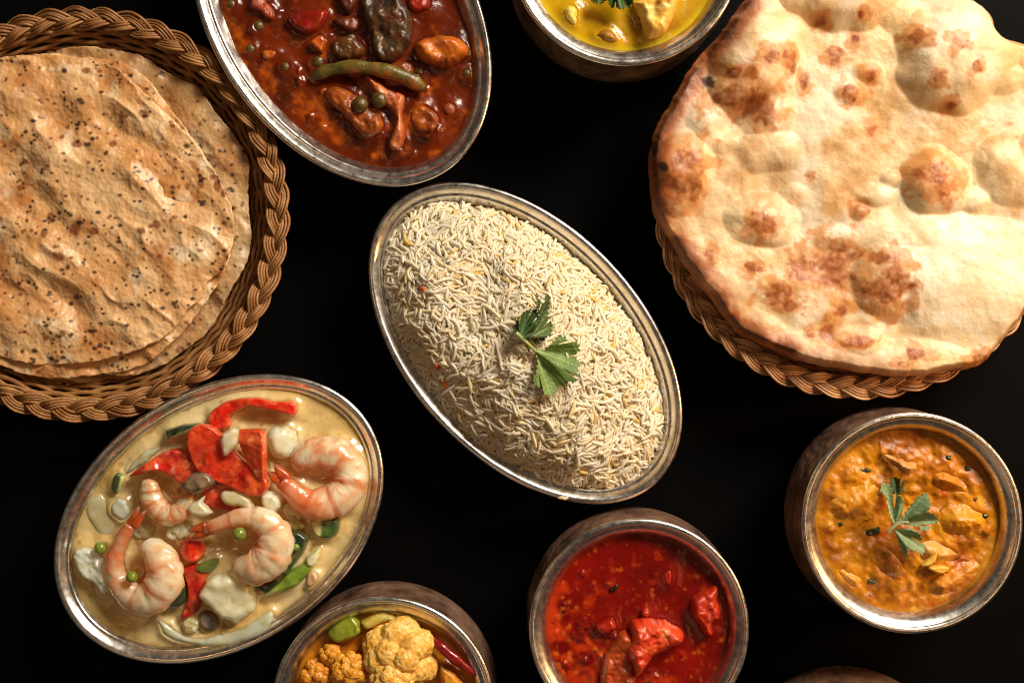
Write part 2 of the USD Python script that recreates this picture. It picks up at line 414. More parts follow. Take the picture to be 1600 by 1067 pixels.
papad('top papad, crisp golden sheet with black pepper flecks and brown blisters', [(-190, 330), (-150, 200), (-70, 115), (0, 94), (60, 87), (130, 91), (180, 106), (230, 150), (280, 196), (320, 246), (352, 300), (366, 350), (359, 400), (345, 425), (328, 436), (316, 464), (296, 482), (268, 517), (236, 538), (202, 551), (128, 567), (67, 570), (0, 556), (-90, 510), (-160, 430)], .047, 29, 1.9, (1, 1, 1), top=True)

# ------------------------------------------------------------------ naan
NAAN = [(1165, -2), (1139, 34), (1112, 67), (1071, 116), (1049, 157), (1022, 206), (1014, 244), (1016, 300), (1023, 335), (1045, 372), (1075, 424), (1112, 469), (1150, 517), (1195, 541), (1262, 567), (1319, 578), (1375, 586), (1450, 585), (1491, 577), (1527, 571), (1545, 556), (1570, 525), (1602, 482),
        (1650, 400), (1680, 300), (1676, 200), (1640, 110), (1600, 71), (1558, 52), (1548, 28), (1514, -2), (1470, -40), (1380, -62), (1280, -66), (1205, -45)]
BUB = [(1178, 95, 74, 120, 22), (1062, 272, 48, 62, 15), (1300, -12, 110, 62, 24), (1482, 92, 88, 84, 26), (1455, 285, 49, 50, 17), (1385, 440, 58, 62, 12), (1582, 265, 62, 60, 12), (1190, 350, 62, 44, 12),
       (1128, 425, 76, 60, 9), (1245, 465, 60, 45, 5), (1335, 532, 36, 17, 6), (1325, 148, 20, 18, 6), (1353, 117, 19, 16, 5), (1368, 306, 26, 15, 6), (1340, 332, 14, 11, 4), (1512, 312, 22, 18, 7), (1535, 254, 18, 18, 6),
       (1568, 130, 22, 18, 6), (1510, 440, 140, 95, 12), (1255, 548, 70, 22, 5), (1430, 560, 70, 30, 5), (1390, 282, 14, 11, 5), (1190, 232, 60, 40, 10), (1400, 30, 28, 26, 8), (1240, 310, 22, 18, 5), (1300, 375, 30, 18, 4), (1440, 370, 90, 50, 6), (1115, 200, 50, 45, 9)]
BRN = [(1140, 122, 16, 12), (1165, 125, 12, 10), (1195, 100, 17, 13), (1175, 168, 28, 24), (1192, 190, 18, 16), (1140, 160, 38, 18), (1070, 265, 26, 34), (1050, 300, 22, 22), (1078, 300, 20, 20), (1280, 40, 11, 10), (1333, 66, 11, 10), (1302, 92, 13, 16), (1425, 65, 15, 12), (1481, 78, 12, 11),
       (1455, 128, 12, 10), (1512, 115, 9, 10), (1475, 170, 10, 8), (1356, 120, 14, 11), (1325, 150, 16, 14), (1455, 275, 32, 22), (1465, 298, 22, 16), (1376, 455, 30, 28), (1390, 440, 24, 24), (1375, 405, 26, 12), (1212, 462, 24, 16), (1228, 478, 14, 10), (1340, 331, 13, 10), (1311, 484, 13, 12),
       (1290, 522, 14, 16), (1335, 536, 30, 9), (1264, 522, 8, 8), (1188, 352, 22, 18), (1300, 420, 40, 34), (1262, 420, 30, 22), (1405, 568, 12, 8), (1107, 400, 8, 12), (1172, 420, 10, 9), (1186, 422, 6, 8), (1595, 228, 10, 12), (1360, 205, 9, 8), (1140, 500, 14, 12), (1260, 275, 6, 5), (1325, 395, 22, 12), (1425, 552, 16, 10), (1340, 30, 8, 6), (1530, 560, 16, 10), (1228, 100, 12, 20), (1255, 130, 8, 14)]


def naan():
    z = .0545; o = outline(NAAN, 3.2)
    cen = np.array([1340, 280.]); o = o + (n2(o[:, 0], o[:, 1], 14, 5, 3) * 3.5)[:, None] * ((o - cen) / np.linalg.norm(o - cen, axis=1, keepdims=True))

    def hf(x, y, d):
        wx, wy = n2(x, y, 50, 1, 2) * 20, n2(x, y, 50, 2, 2) * 20
        h = .0040 * np.clip(d / 9, 0, 1) ** .5 + .0050 * n2(x, y, 100, 3, 2) + .0012 * n2(x, y, 34, 4, 2) + .0005 * n2(x, y, 12, 6, 2)
        h += .0022 * sst(60 - d, 0, 45)                              # puffed border
        bump = np.zeros(len(x))
        for cx, cy, rx, ry, hh in BUB:
            k = min(1, min(rx, ry) / 40); big = rx > 44 and hh > 11; hh = hh * (.66 if big else .55); rx, ry = (rx, ry) if min(rx, ry) > 30 else (rx * 1.25, ry * 1.25)
            q = np.hypot((x + wx * k - cx) / (rx * 1.08), (y + wy * k - cy) / (ry * 1.08))
            dome = np.maximum(1 - np.minimum(q, 1) ** 2.2, 0) ** (1.12 if big else 1.4) * hh * .001
            bump = np.maximum(bump, dome) + .25 * np.minimum(bump, dome)
        h += bump
        # crease across the large left blister
        q = ((x - 1160) * .55 + (y - 190) * .83) + n2(x, y, 30, 8, 2) * 6
        h -= .010 * np.exp(-((q + 4) / 15) ** 2) * np.exp(-((x - 1165) / 55) ** 2) * np.exp(-((y - 190) / 50) ** 2)
        return h * np.clip(d / 10, .15, 1) ** .5
    mesh, x, y, d, h = pillow(o, z, 2.3, hf, .003)
    k = mesh[0]; nb = len(x) // 2
    col = mixc(C('#e4cfa8'), C('#d6b27c'), n2(x, y, 80, 21, 5) * 1.3 + .4)
    col = mixc(col, C('#c98f50'), sst(n2(x, y, 38, 23, 5), .1, .5) * .5)
    col = mixc(col, C('#cf9658'), sst(1290 - x + .35 * (y - 250) + 90 * n2(x, y, 70, 17, 4), -120, 220) * .42 * sst(n2(x, y, 30, 18, 4), -.5, .3))
    tan = spots(x, y, [(1335, 190, 130, 100), (1440, 215, 110, 45), (1270, 320, 90, 60), (1545, 205, 70, 30), (1560, 335, 60, 20), (1300, 420, 90, 60), (1330, 480, 60, 60), (1180, 290, 60, 40)], .45, 12)
    col = mixc(col, C('#b98d55'), tan * .85 * sst(n2(x, y, 26, 25, 4), -.45, .25) * (1 - sst(h, .012, .02)))
    col = mixc(col, C('#ece2cc'), np.maximum(spots(x, y, [(1500, 430, 190, 120), (1490, 80, 70, 80), (1290, 560, 120, 20), (1190, 440, 50, 40), (1175, 60, 60, 60)], .5, 13) * sst(n2(x, y, 40, 22, 5), -.4, .3), sst(n2(x, y, 60, 19, 5), .05, .4) * .7) * .85)  # pale patches, with the brightly lit lower right put into the colour
    col = mixc(col, C('#d3a468'), sst(n2(x, y, 8, 24, 3), .15, .6) * .3)
    grain = n2(x, y, 7, 26, 4); mid = n2(x, y, 16, 29, 4)
    halo = spots(x, y, [(a, b, c * 2.1, e * 2.1) for a, b, c, e in BRN], .9, 4)
    sp = spots(x, y, [(a, b, c * 1.25, e * 1.25) for a, b, c, e in BRN], .7, 3)
    col = mixc(col, C('#c67f38'), sst(halo * 1.0 + grain * .5 + mid * .4, .25, 1.15) * .8)
    col = mixc(col, C('#a0551f'), sst(sp + grain * .5 + mid * .35, .4, 1.25) * .85)
    col = mixc(col, C('#682c0e'), sst(sp + grain * .6, .85, 1.4) * .65)
    left = sst(1400 - x, -60, 220) * sst(48 - d, 0, 42)
    edge = np.clip(left * (.95 + 1.1 * n2(x, y, 30, 28, 4)), 0, 1)
    col = mixc(col, C('#a65522'), np.clip(edge * 1.3, 0, 1) * .85)
    col = mixc(col, C('#3a190b'), sst(edge + .35 * grain, .5, 1.05) * .9 * sst(30 - d, 0, 26))
    col = mixc(col, C('#b9692c'), sst(9 - d, 0, 8) * (.55 + .4 * grain))
    col = mixc(col, C('#1d0f0a'), spots(x, y, [(1108, 130, 15, 12), (1020, 232, 8, 14), (1033, 262, 8, 10)], .9, 6) * .9)
    col = mixc(col, C('#6b3414'), (.5 + .5 * grain) * spots(x, y, [(1078, 285, 14, 20), (1052, 258, 12, 14), (1280, 40, 6, 6), (1380, 458, 14, 12), (1390, 445, 10, 10), (1455, 292, 12, 8), (1302, 92, 7, 8), (1313, 486, 7, 8)], .6, 7) * .6)
    tag(put('naan', mesh, M['bread'], col=col), 'large blistered naan flatbread with charred edge lying on the right basket', 'flatbread')


naan()

# ------------------------------------------------------------------ oval dishes
def oval_dish(label, cx, cy, a_px, b_px, deg, zr, wide=1.0):
    c = P(cx, cy, zr); k = K(zr); a, b = a_px * k, b_px * k
    t = thing('oval_dish', label, 'dish', (c[0], c[1], 0), -deg, 'oval steel serving dishes')
    rim = [(.0022, zr - .0030), (.0008, zr - .0028), (0, zr - .0014), (.0006, zr - .0002), (.0022, zr + .0004), (.0040, zr - .0002), (.0062, zr - .0022 * wide), (.0070, zr - .0032), (.0084, zr - .0030), (.0096, zr - .0040), (.0096, zr - .0052), (.0070, zr - .0046), (.0045, zr - .0028)]
    put('rim', ring_mesh(a, b, rim, 180), M['steel_bright'], t, smooth=50)
    body = [(.0094, zr - .0042), (.0125, zr - .0085), (.0165, zr - .0150), (.0215, zr - .0230), (.030, zr - .0300), (.045, zr - .0325), (b - .002, zr - .033), (b - .002, zr - .0342), (.044, zr - .0337), (.029, zr - .0312), (.0203, zr - .0238), (.0150, zr - .0155), (.0110, zr - .0088), (.0085, zr - .0048)]
    put('tray_body', ring_mesh(a, b, body, 180), M['steel'], t, smooth=50)
    ft = [(.030, zr - .0315), (.028, .001), (.026, .001), (.028, zr - .0305)]
    if zr > .037: put('foot', ring_mesh(a, b, ft, 96), M['steel'], t, smooth=40)
    return t


def ell(cx, cy, a, b, deg, n=160):
    th = np.arange(n) / n * 2 * PI; c, s = math.cos(math.radians(deg)), math.sin(math.radians(deg))
    u, v = a * np.cos(th), b * np.sin(th)
    return np.stack([cx + u * c - v * s, cy + u * s + v * c], -1)


HUG = []                                       # outlines of the food pieces, for the sauce that rises against them
LATER = []


def hug(x, y, z, d, height, reach):
    b = HUG_PTS[0]
    if b is None: b = HUG_PTS[0] = np.vstack(HUG)
    sel = b[np.abs(b[:, 2] - z) < .03]
    sx, sy = 800 + sel[:, 0] / K(z), 533.5 - sel[:, 1] / K(z)
    dist = cKDTree(np.stack([sx, sy], -1)).query(np.stack([x, y], -1))[0]
    return height * np.exp(-(dist / reach) ** 1.5) * np.clip(d / 8, 0, 1)


HUG_PTS = [None]


def add_hug(o, z):
    HUG.append(np.stack([(o[:, 0] - 800) * K(z), (533.5 - o[:, 1]) * K(z), np.full(len(o), z)], -1))


def q_px(px, py, zfrom, zto):                  # where a point of height zfrom stands, in pixels of height zto
    w = P(px, py, zfrom); return 800 + w[0] / K(zto), 533.5 - w[1] / K(zto)


def sauce(name, label, out, z, hf, colf, mat, res=4, cat='curry sauce', rise=(.0022, 7)):
    def make():
        mesh, x, y, d, h = pillow(out, z, res, lambda x, y, d: hf(x, y, d) + hug(x, y, z, d, *rise), .004)
        tag(put(name, mesh, M[mat], col=colf(x, y, d, h)), label, cat)
    LATER.append(make)


def piece(name, label, cat, pts, z, H, cols, mat='meat', edge=10, res=2.6, seed=0, rough=.0012, rs=12, smooth=True, slope=(0, 0), thick=.004, sheet=False, curve=0.0, colf=None, group=None, parent=None, cs=14, rag=None, film=None, soft=False, lump=.45):
    """A chunk of food: outline in pixels at height z, height H (m), rounded over 'edge' pixels."""
    o = outline(pts, res * 1.2, smooth); cen = o.mean(0)
    rag = (1.8 if mat in ('meat', 'thick') else 2.4 if mat == 'pale' else .9) if rag is None else rag
    nn = (o - cen) / (np.linalg.norm(o - cen, axis=1, keepdims=True) + 1e-6)
    o = o + nn * (rag * (1.5 * n2(o[:, 0], o[:, 1], 15, seed + 50, 3) + .9 * n2(o[:, 0], o[:, 1], 6, seed + 51, 2)))[:, None]
    if H > .0022: add_hug(o, z)

    def hf(x, y, d):
        t = np.clip(d / edge, 0, 1); h = H * (sst(t, 0, 1) if soft else np.clip(1 - (1 - t) ** 2, 0, 1) ** .62)
        h = h * (1 + lump * n2(x, y, 30, seed + 7, 2))
        h = h + rough * n2(x, y, rs, seed, 4) * (.3 + .7 * t) + .5 * rough * n2(x, y, rs * 2.6, seed + 5, 2)
        h = h + (x - cen[0]) * slope[0] + (y - cen[1]) * slope[1]
        if curve:
            q = ((x - cen[0]) ** 2 + (y - cen[1]) ** 2) / 900.0; h = h + curve * q
        return h
    mesh, x, y, d, h = pillow(o, z, res, hf, thick, sheet)
    cc = [C(c) for c in cols]
    t = n2(x, y, cs, seed + 31, 4) * 1.3 + .5
    col = mixc(cc[0], cc[1], t) if len(cc) > 1 else np.tile(cc[0], (len(x), 1))
    if len(cc) > 2: col = mixc(col, cc[2], sst(n2(x, y, cs * .7, seed + 33, 4), .1, .55))
    if colf: col = colf(x, y, d, h, col)
    if film:                                   # a film of the sauce left on the piece in patches
        m = sst(n2(x, y, 13, seed + 60, 4), -.05, .4) * film[1]
        col = mixc(col, C(film[0]), np.maximum(m, sst(4 - d, 0, 4) * film[1]))
    p = put(name, mesh, M[mat], parent, col)
    return tag(p, label, cat, group) if parent is None else p


def pea(label, px, py, r, z, seed, cols=('#566a1e', '#849638'), group='peas in the curries'):
    s = trimesh.creation.icosphere(3); v = np.array(s.vertices)
    add_hug(ell(px, py, r * .9, r * .9, 0, 20), z); n = fbm(v * 2 + seed, 3, seed); R = r * K(z) * (1 + .10 * (n - .5)) 
    w = v * R[:, None] * [1, 1, .92] + P(px, py, z)
    col = mixc(C(cols[0]), C(cols[1]), n * 1.8 - .4)
    return tag(put('pea', (w, s.faces), M['veg' if 'curries' in group and cols[0] == '#566a1e' else 'meat'], col=col), label, 'pea', group)


# --- rice dish
ZR = .046
oval_dish('oval steel dish heaped with white rice, in the middle of the table', 821, 536, 300, 184, 46.5, ZR)


def rice():
    r = np.random.default_rng(11); cx, cy, A, B, deg = 816, 543, 278, 163, 47.0
    c, s = math.cos(math.radians(deg)), math.sin(math.radians(deg))

    def dome(x, y):
        u, v = ((x - cx) * c + (y - cy) * s) / A, (-(x - cx) * s + (y - cy) * c) / B
        q = np.clip(u * u + v * v, 0, 1)
        return ZR - .011 + .034 * (1 - q) ** .68 + .0080 * n2(x, y, 75, 61, 2) * np.sqrt(1 - q) + .0034 * n2(x, y, 32, 63, 2)
    t = thing('rice', 'mound of white basmati rice heaped in the central oval dish', 'rice')
    zm = ZR + .006
    # grain template
    L, nseg, sides = 1.0, 9, 6
    N = 10500
    th = r.uniform(0, 2 * PI, N); q = np.sqrt(r.uniform(0, 1.0, N)) * 1.0
    wob = .985 + .05 * (fbm(np.stack([np.cos(th) * 2.6, np.sin(th) * 2.6, np.full(N, 2.2)], -1), 3, 9) * 2 - 1)
    wob = np.minimum(wob, 1.0)
    u, v = A * q * np.cos(th) * wob, B * q * np.sin(th) * wob
    x, y = cx + u * c - v * s, cy + u * s + v * c
    lay = r.uniform(0, 1, N)
    k = K(zm)
    zc = dome(x, y) + (lay - .66) * .0056 + .0016 * (r.random(N) < .06)
    ang = n2(x, y, 60, 71, 2) * PI * 1.9 + .6 + r.normal(0, .65, N)
    e = 3.0
    gx, gy = (dome(x + e, y) - dome(x - e, y)) / (2 * e * k), -(dome(x, y + e) - dome(x, y - e)) / (2 * e * k)
    slope = gx * np.cos(ang) + gy * np.sin(ang)
    pitch = np.arctan(slope) + r.normal(0, .16, N)
    ln = r.uniform(.0086, .0132, N) * np.where(r.random(N) < .18, .55, 1); rad = r.uniform(.00080, .00120, N)
    bend = r.normal(0, .10, N); tone = r.random(N)
    grains, cols = [], []
    ss = np.linspace(-1, 1, nseg)
    ss = np.sin(ss * PI / 2 * .999); prof = np.sqrt(np.clip(1 - np.abs(ss) ** 2.6, 0, 1)); prof[0] = prof[-1] = .18
    base_cols = [C('#fef3d2'), C('#eee0b8'), C('#fffbf0'), C('#fcedc2')]
    for i in range(N):
        d = np.array([math.cos(ang[i]) * math.cos(pitch[i]), math.sin(ang[i]) * math.cos(pitch[i]), math.sin(pitch[i])])
        sd = np.cross(d, (0, 0, 1)); sd /= np.linalg.norm(sd)
        p0 = np.array([(x[i] - 800) * k, (533.5 - y[i]) * k, zc[i]])
        pts = p0 + np.outer(ss * ln[i] / 2, d) + np.outer(bend[i] * ln[i] * (1 - ss ** 2), sd) * .9
        vv, ff = tube(pts, rad[i] * prof, sides, .9)
        kcol = base_cols[0] * (1 - tone[i]) + base_cols[2] * tone[i]
        if tone[i] < .02: kcol = C('#f6dc84')
        elif tone[i] < .17: kcol = base_cols[3]
        grains.append((vv, ff)); cols.append(np.tile(kcol, (len(vv), 1)))
    inside = (q < .93)
    order = np.argsort(-(lay + (~inside) * -1 + .00 * q))
    pick = set(order[:300].tolist())
    for i in order[:300]: put('rice_grain', grains[i], M['rice'], t, cols[i])
    rest = [i for i in range(N) if i not in pick]
    tag(put('rice_grains', merge([grains[i] for i in rest]), M['rice'], t, np.vstack([cols[i] for i in rest])), kind='stuff')
    mesh, X, Y, D, H = pillow(ell(cx, cy, A - 4, B - 4, deg), zm, 7, lambda x, y, d: dome(x, y) - zm - .0018, .016)
    put('rice_bed', mesh, M['rice'], t, np.tile(C('#f6dea4'), (len(X), 1)))  # amber tint stands in for light glowing through gaps between grains
    return dome


dome = rice()
for lab, a, b in (('thin orange carrot shred on the left slope of the rice, the longer one', (688, 590), (702, 610)), ('short orange carrot shred above the longer shred on the rice', (679, 566), (686, 578)), ('tiny orange carrot shred near the upper left edge of the rice', (656, 446), (666, 458))):
    za = float(dome(np.array([a[0]]), np.array([a[1]]))[0]) + .0022; zb = float(dome(np.array([b[0]]), np.array([b[1]]))[0]) + .0020
    pts = np.linspace(P(*a, za), P(*b, zb), 7); pts[:, 2] += .0008 * np.sin(np.linspace(0, PI, 7))
    v, f = tube(pts, np.array([.3, .8, 1, 1, 1, .8, .3]) * .0012, 6, .7)
    tag(put('carrot_shred', (v, f), M['veg'], col=np.tile(C('#d8531a'), (len(v), 1))), lab, 'carrot shred', 'carrot shreds in the rice')


v, f = tube([P(872, 778, .0474), P(877, 777, .0478), P(883, 778.5, .0477), P(888, 777.5, .0474)], np.array([.4, 1, 1, .4]) * .0011, 8)
tag(put('stray_rice_grain', (v, f), M['rice'], col=np.tile(C('#f6e8c4'), (len(v), 1))), 'single stray rice grain stuck on the bottom rim of the rice dish', 'rice grain')


# --- coriander
def leaf(parent, pts, base, tips, z, seed, cols, teeth=0, amp=0, tilt=(0, 0), fold=.0016, res=1.7):
    o = outline(pts, 1.2, False)
    if teeth: o = serrate(o, teeth, amp * 1.55)
    b = np.array(base, float)
    pg = shapely.Polygon(o).buffer(0)
    tp = sorted([(math.atan2(t[1] - b[1], t[0] - b[0]), math.hypot(t[0] - b[0], t[1] - b[1])) for t in tips])
    for (a0, l0), (a1, l1) in zip(tp, tp[1:]):
        if a1 - a0 > 2.2 or a1 - a0 < .2: continue
        am, L = (a0 + a1) / 2, min(l0, l1); u = np.array([math.cos(am), math.sin(am)]); w = np.array([-u[1], u[0]])
        hw = .045 * (a1 - a0) * L + .3
        pg = pg.difference(shapely.Polygon([b + u * L * .76, b + u * L * 1.5 + w * hw * 2.2, b + u * L * 1.5 - w * hw * 2.2]).buffer(.5))
    if pg.geom_type != 'Polygon': pg = max(pg.geoms, key=lambda g: g.area)
    o = np.array(pg.segmentize(1.3).exterior.coords)[:-1]

    def veins(x, y):
        m = np.zeros(len(x)); 
        for t in tips:
            a = np.array(t, float) - b; L = np.hypot(*a); a /= L
            s = (x - b[0]) * a[0] + (y - b[1]) * a[1]; w = np.abs(-(x - b[0]) * a[1] + (y - b[1]) * a[0])
            m = np.maximum(m, np.where((s > 0) & (s < L), np.clip(1 - w / (2.2 - 1.3 * s / L), 0, 1), 0))
            side = np.abs((s - w * 1.1) % 7.5 - 3.75) < .65
            m = np.maximum(m, np.where((s > 3) & (s < L) & (w < 10) & side, .35, 0))
        return m

    def hf(x, y, d):
        ang = np.arctan2(y - b[1], x - b[0]); r = np.hypot(x - b[0], y - b[1])
        return 1.5 * fold * np.cos(ang * 7 + seed) * np.clip(r / 30, 0, 1) + .0016 * n2(x, y, 22, seed, 2) - .0007 * veins(x, y) + (x - b[0]) * tilt[0] + (y - b[1]) * tilt[1]
    mesh, x, y, d, h = pillow(o, z, res, hf, .00035, True)
    col = mixc(C(cols[0]), C(cols[1]), n2(x, y, 18, seed + 2, 3) + .5)
    col = mixc(col, C(cols[2]), veins(x, y) * .7)
    return put('leaf', mesh, M['leaf'], parent, col)


def stem(parent, pts, r, col):
    q = spline(pts, 14); v, f = tube(q, np.linspace(1.25, .75, 14) * r, 8)
    put('stem', (v, f), M['veg'], parent, np.tile(C(col), (len(v), 1)))


zt = float(dome(np.array([868., 850, 890]), np.array([570., 600, 560])).max()) + .0062
s1 = thing('coriander_sprig', 'fresh green coriander sprig with two leaves lying on the rice', 'herb')
G1 = ('#5f8038', '#86a552', '#c4d29a'); G2 = ('#26421f', '#38582a', '#6f8a4c')
leaf(s1, [(835, 546), (849, 547), (859, 541), (868, 529), (876, 524), (884, 527), (888, 533), (896, 529), (904, 537), (906, 547), (898, 554), (900, 560), (907, 568), (903, 577), (903, 592), (894, 598), (886, 592), (887, 603), (879, 600), (871, 605), (866, 617), (855, 618), (847, 612), (843, 604), (834, 602), (833, 591), (838, 580), (841, 566), (838, 553)],
     (834, 546), [(905, 543), (904, 572), (886, 600), (860, 616), (836, 600), (882, 526)], zt, 2, G1, 40, 2.0, (-.00003, .00002))
leaf(s1, [(812, 527), (804, 516), (806, 503), (812, 493), (820, 487), (835, 480), (844, 491), (842, 500), (835, 513), (829, 526), (821, 528)], (812, 527), [(806, 503), (822, 487), (840, 486), (842, 500)], zt + .006, 5, G2, 22, 2.0, (-.00006, .0001))
leaf(s1, [(833, 527), (829, 523), (837, 502), (843, 488), (837, 477), (838, 464), (846, 471), (850, 478), (853, 461), (860, 462), (857, 485), (856, 501), (863, 504), (863, 515), (860, 525), (849, 527)], (830, 527), [(857, 464), (841, 468), (862, 510), (850, 496)], zt + .003, 7, ('#566f3c', '#7b9457', '#b8c796'), 26, 1.8)
leaf(s1, [(830, 529), (842, 528), (855, 526), (849, 534), (839, 537), (833, 534)], (829, 528), [(852, 529), (840, 536)], zt + .0005, 8, G2, 10, 1.5)
stem(s1, [P(806, 520, zt + .006), P(818, 531, zt + .004), P(828, 540, zt + .002), P(838, 550, zt + .0005)], .0012, '#8fa562')
stem(s1, [P(812, 528, zt + .004), P(822, 539, zt + .002), P(827, 549, zt - .001)], .0008, '#33502a')

# ------------------------------------------------------------------ prawn curry dish
ZP, ZS = .050, .0445
oval_dish('oval steel dish of creamy prawn curry, lower left', 341, 811, 279, 201, -33, ZP)
ox, oy = q_px(341, 811, ZP, ZS)


def prawn_sauce_h(x, y, d): return .0011 * n2(x, y, 40, 81, 3) + .0035 * sst(n2(x, y, 26, 88, 3), .0, .5) * sst(120 - np.hypot(x - 320, y - 800), 0, 60) + .0005 * n2(x, y, 14, 86, 3) + .0007 * sst(n2(x, y, 9, 87, 2), .35, .7)


OIL = [(float(a), float(b), float(r), float(r)) for a, b, r in zip(RNG.uniform(90, 590, 260), RNG.uniform(600, 1030, 260), RNG.uniform(1.8, 5.5, 260) * RNG.uniform(.5, 1, 260))]


def prawn_sauce_c(x, y, d, h):
    c = mixc(C('#dcae60'), C('#efd296'), n2(x, y, 90, 82, 4) * 1.3 + .5)
    c = mixc(c, C('#9a6a1e'), sst(n2(x, y, 30, 83, 5), .05, .5) * .6)
    c = mixc(c, C('#f0d8a2'), sst(n2(x, y, 50, 84, 5), .05, .5) * .7)
    c = mixc(c, C('#8a5a1c'), sst(n2(x, y, 7, 85, 2), .5, .75) * .5)
    m = np.zeros(len(x))
    for a, b, r, _ in OIL: m = np.maximum(m, 1 - sst(np.hypot(x - a, y - b) / r, .6, 1.2))
    c = mixc(c, C('#a05f14'), m * .55)
    return mixc(c, C('#9a7430'), sst(16 - d, 0, 16) * .6)


sauce('cream_sauce', 'pale yellow cream sauce filling the dish of prawns', ell(ox, oy, 257, 181, -33), ZS, prawn_sauce_h, prawn_sauce_c, 'cream', 3, rise=(.0032, 8))


def prawn(label, pts, rad, z0, dz, seed, tail=True, orange=.5, folds=()):
    """pts: centre line in pixels from the thick end to the tail; rad in pixels."""
    t = thing('prawn', label, 'prawn', group='prawns in cream sauce')
    n = 70; u = np.linspace(0, 1, len(pts)); uu = np.linspace(0, 1, n)
    zz = z0 + np.interp(uu, u, dz); k = K(z0)
    cl = spline(pts, n); R = np.interp(uu, u, rad)
    R = np.convolve(np.pad(R, 4, 'edge'), np.ones(9) / 9, 'valid')
    seg = (uu * 6.2) % 1.0; R = R * 1.08 * (1 + .10 * (seg - .5) - .05 * np.exp(-(np.minimum(seg, 1 - seg) / .06) ** 2))
    R[0] *= .45; R[1] *= .72; R[2] *= .88
    if not tail: R[-1] *= .4; R[-2] *= .75
    p3 = np.stack([(cl[:, 0] - 800) * k, (533.5 - cl[:, 1]) * k, zz], -1)
    sides = 26; v, f = tube(p3, R * k, sides, .80)
    th = np.tile(np.arange(sides) / sides * 2 * PI, n); su = np.repeat(uu, sides)
    th, su = np.r_[th, 0, 0], np.r_[su, 0, 1]
    nn = fbm(v * 220 + seed, 4, seed); nrm = v - np.vstack([np.repeat(p3, sides, 0), p3[:1], p3[-1:]])
    n3 = fbm(v * 480 + seed, 3, seed + 3); v = v + nrm * ((nn - .5) * .34 + (n3 - .5) * .12)[:, None]
    sg = (su * 6.2) % 1.0
    col = mixc(C('#eddcbc'), C('#e2b184'), nn * 2.4 - .8)
    band = np.exp(-(np.minimum(sg, 1 - sg) / .13) ** 2)
    col = mixc(col, C('#d87440'), np.clip(band * (.20 + .8 * orange) * (n3 * 1.7), 0, .8))
    back = sst(n3 + .6 * (nn - .5), .5, .68); col = mixc(col, C('#dc7a44'), back * (.15 + .5 * orange))
    col = mixc(col, C('#d9824f'), sst(nn, .55, .75) * .5 * orange)
    inner = sst(np.cos(th) * (1 if np.cross(cl[n // 2] - cl[0], cl[-1] - cl[n // 2]) > 0 else -1), .35, 1)
    col = mixc(col, C('#dc7f4c'), inner * .45)
    if tail:
        tl = sst(su, .60, .84); col = mixc(col, C('#d5652f'), tl * (.45 + .5 * nn)); col = mixc(col, C('#b2381a'), sst(su, .88, 1) * (.25 + .6 * nn))
    put('body', (v, f), M['prawn'], t, col)
    nn2 = np.stack([np.gradient(cl[:, 1]), -np.gradient(cl[:, 0])], -1); nn2 /= np.linalg.norm(nn2, axis=1, keepdims=True)
    add_hug(np.vstack([cl + nn2 * (R - 2)[:, None], cl - nn2 * (R - 2)[:, None]]), z0)
    for (fx, fy, fa, fb, fd) in folds:          # folds of flesh inside the curl
        o = ell(fx, fy, fa, fb, fd, 50)
        mesh, x, y, dd, h = pillow(o, z0 + .001, 1.9, lambda x, y, dd: .0100 * np.clip(dd / 12, 0, 1) ** .6 + .0012 * n2(x, y, 8, seed, 3), .004)
        put('flesh_fold', mesh, M['prawn'], t, mixc(mixc(C('#e8bd92'), C('#dc9466'), n2(x, y, 14, seed, 3) + .4), C('#d2602c'), sst(4 - dd, 0, 4) * .6))
    if tail:      # tail fan: two slim blades at the end
        d = cl[-1] - cl[-5]; d /= np.hypot(*d); w = np.array([-d[1], d[0]]); r0 = rad[-1]
        for s in (-1, 1):
            b = cl[-1] - d * 5; o = [b - w * s * r0 * .15, b + w * s * r0 * .95, b + d * 17 + w * s * r0 * 1.25, b + d * 33 + w * s * r0 * .7, b + d * 24 + w * s * r0 * .05]
            o = outline(o, 1.8)
            mesh, x, y, dd, h = pillow(o, zz[-1] + .0005 * s, 1.8, lambda x, y, dd: .0022 * np.clip(dd / 4, 0, 1) ** .5 + .0003 * n2(x, y, 5, seed, 2), .0022)
            cc = mixc(C('#c9501f'), C('#9a3416'), n2(x, y, 9, seed, 3) + .5)
            tip = ((x - b[0]) * d[0] + (y - b[1]) * d[1]) / 27; cc = mixc(cc, C('#7d5a48'), sst(tip, .75, 1.05) * .7)
            put('tail_blade', mesh, M['prawn'], t, cc)
    return t


prawn('curled prawn nearest the lower left rim, a pea lying in its curve', [(222, 862), (240, 862), (256, 880), (259, 905), (242, 930), (215, 934), (190, 915), (180, 888), (184, 862), (196, 838), (208, 818)], [17, 24, 27, 27, 25, 22, 18, 14, 12, 10, 8], ZS + .009, [.002, .003, .003, .003, .001, 0, 0, .001, .003, .005, .006], 3, orange=.35)
prawn('curled prawn in the middle of the dish with its tail pointing left', [(372, 872), (392, 885), (418, 876), (432, 850), (424, 822), (400, 808), (372, 808), (345, 817), (322, 826)], [22, 27, 28, 27, 23, 17, 13, 11, 9], ZS + .013, [-.002, 0, .002, .003, .003, .004, .005, .005, .004], 9, orange=.35)
prawn('orange-tailed prawn curled at the right end of the dish', [(470, 735), (474, 718), (498, 707), (528, 712), (547, 735), (545, 762), (522, 781), (492, 787), (466, 772), (443, 750)], [15, 22, 24, 25, 25, 25, 25, 22, 15, 11], ZS + .006, [-.001, 0, 0, 0, 0, .001, .003, .005, .006, .007], 17, orange=.8)
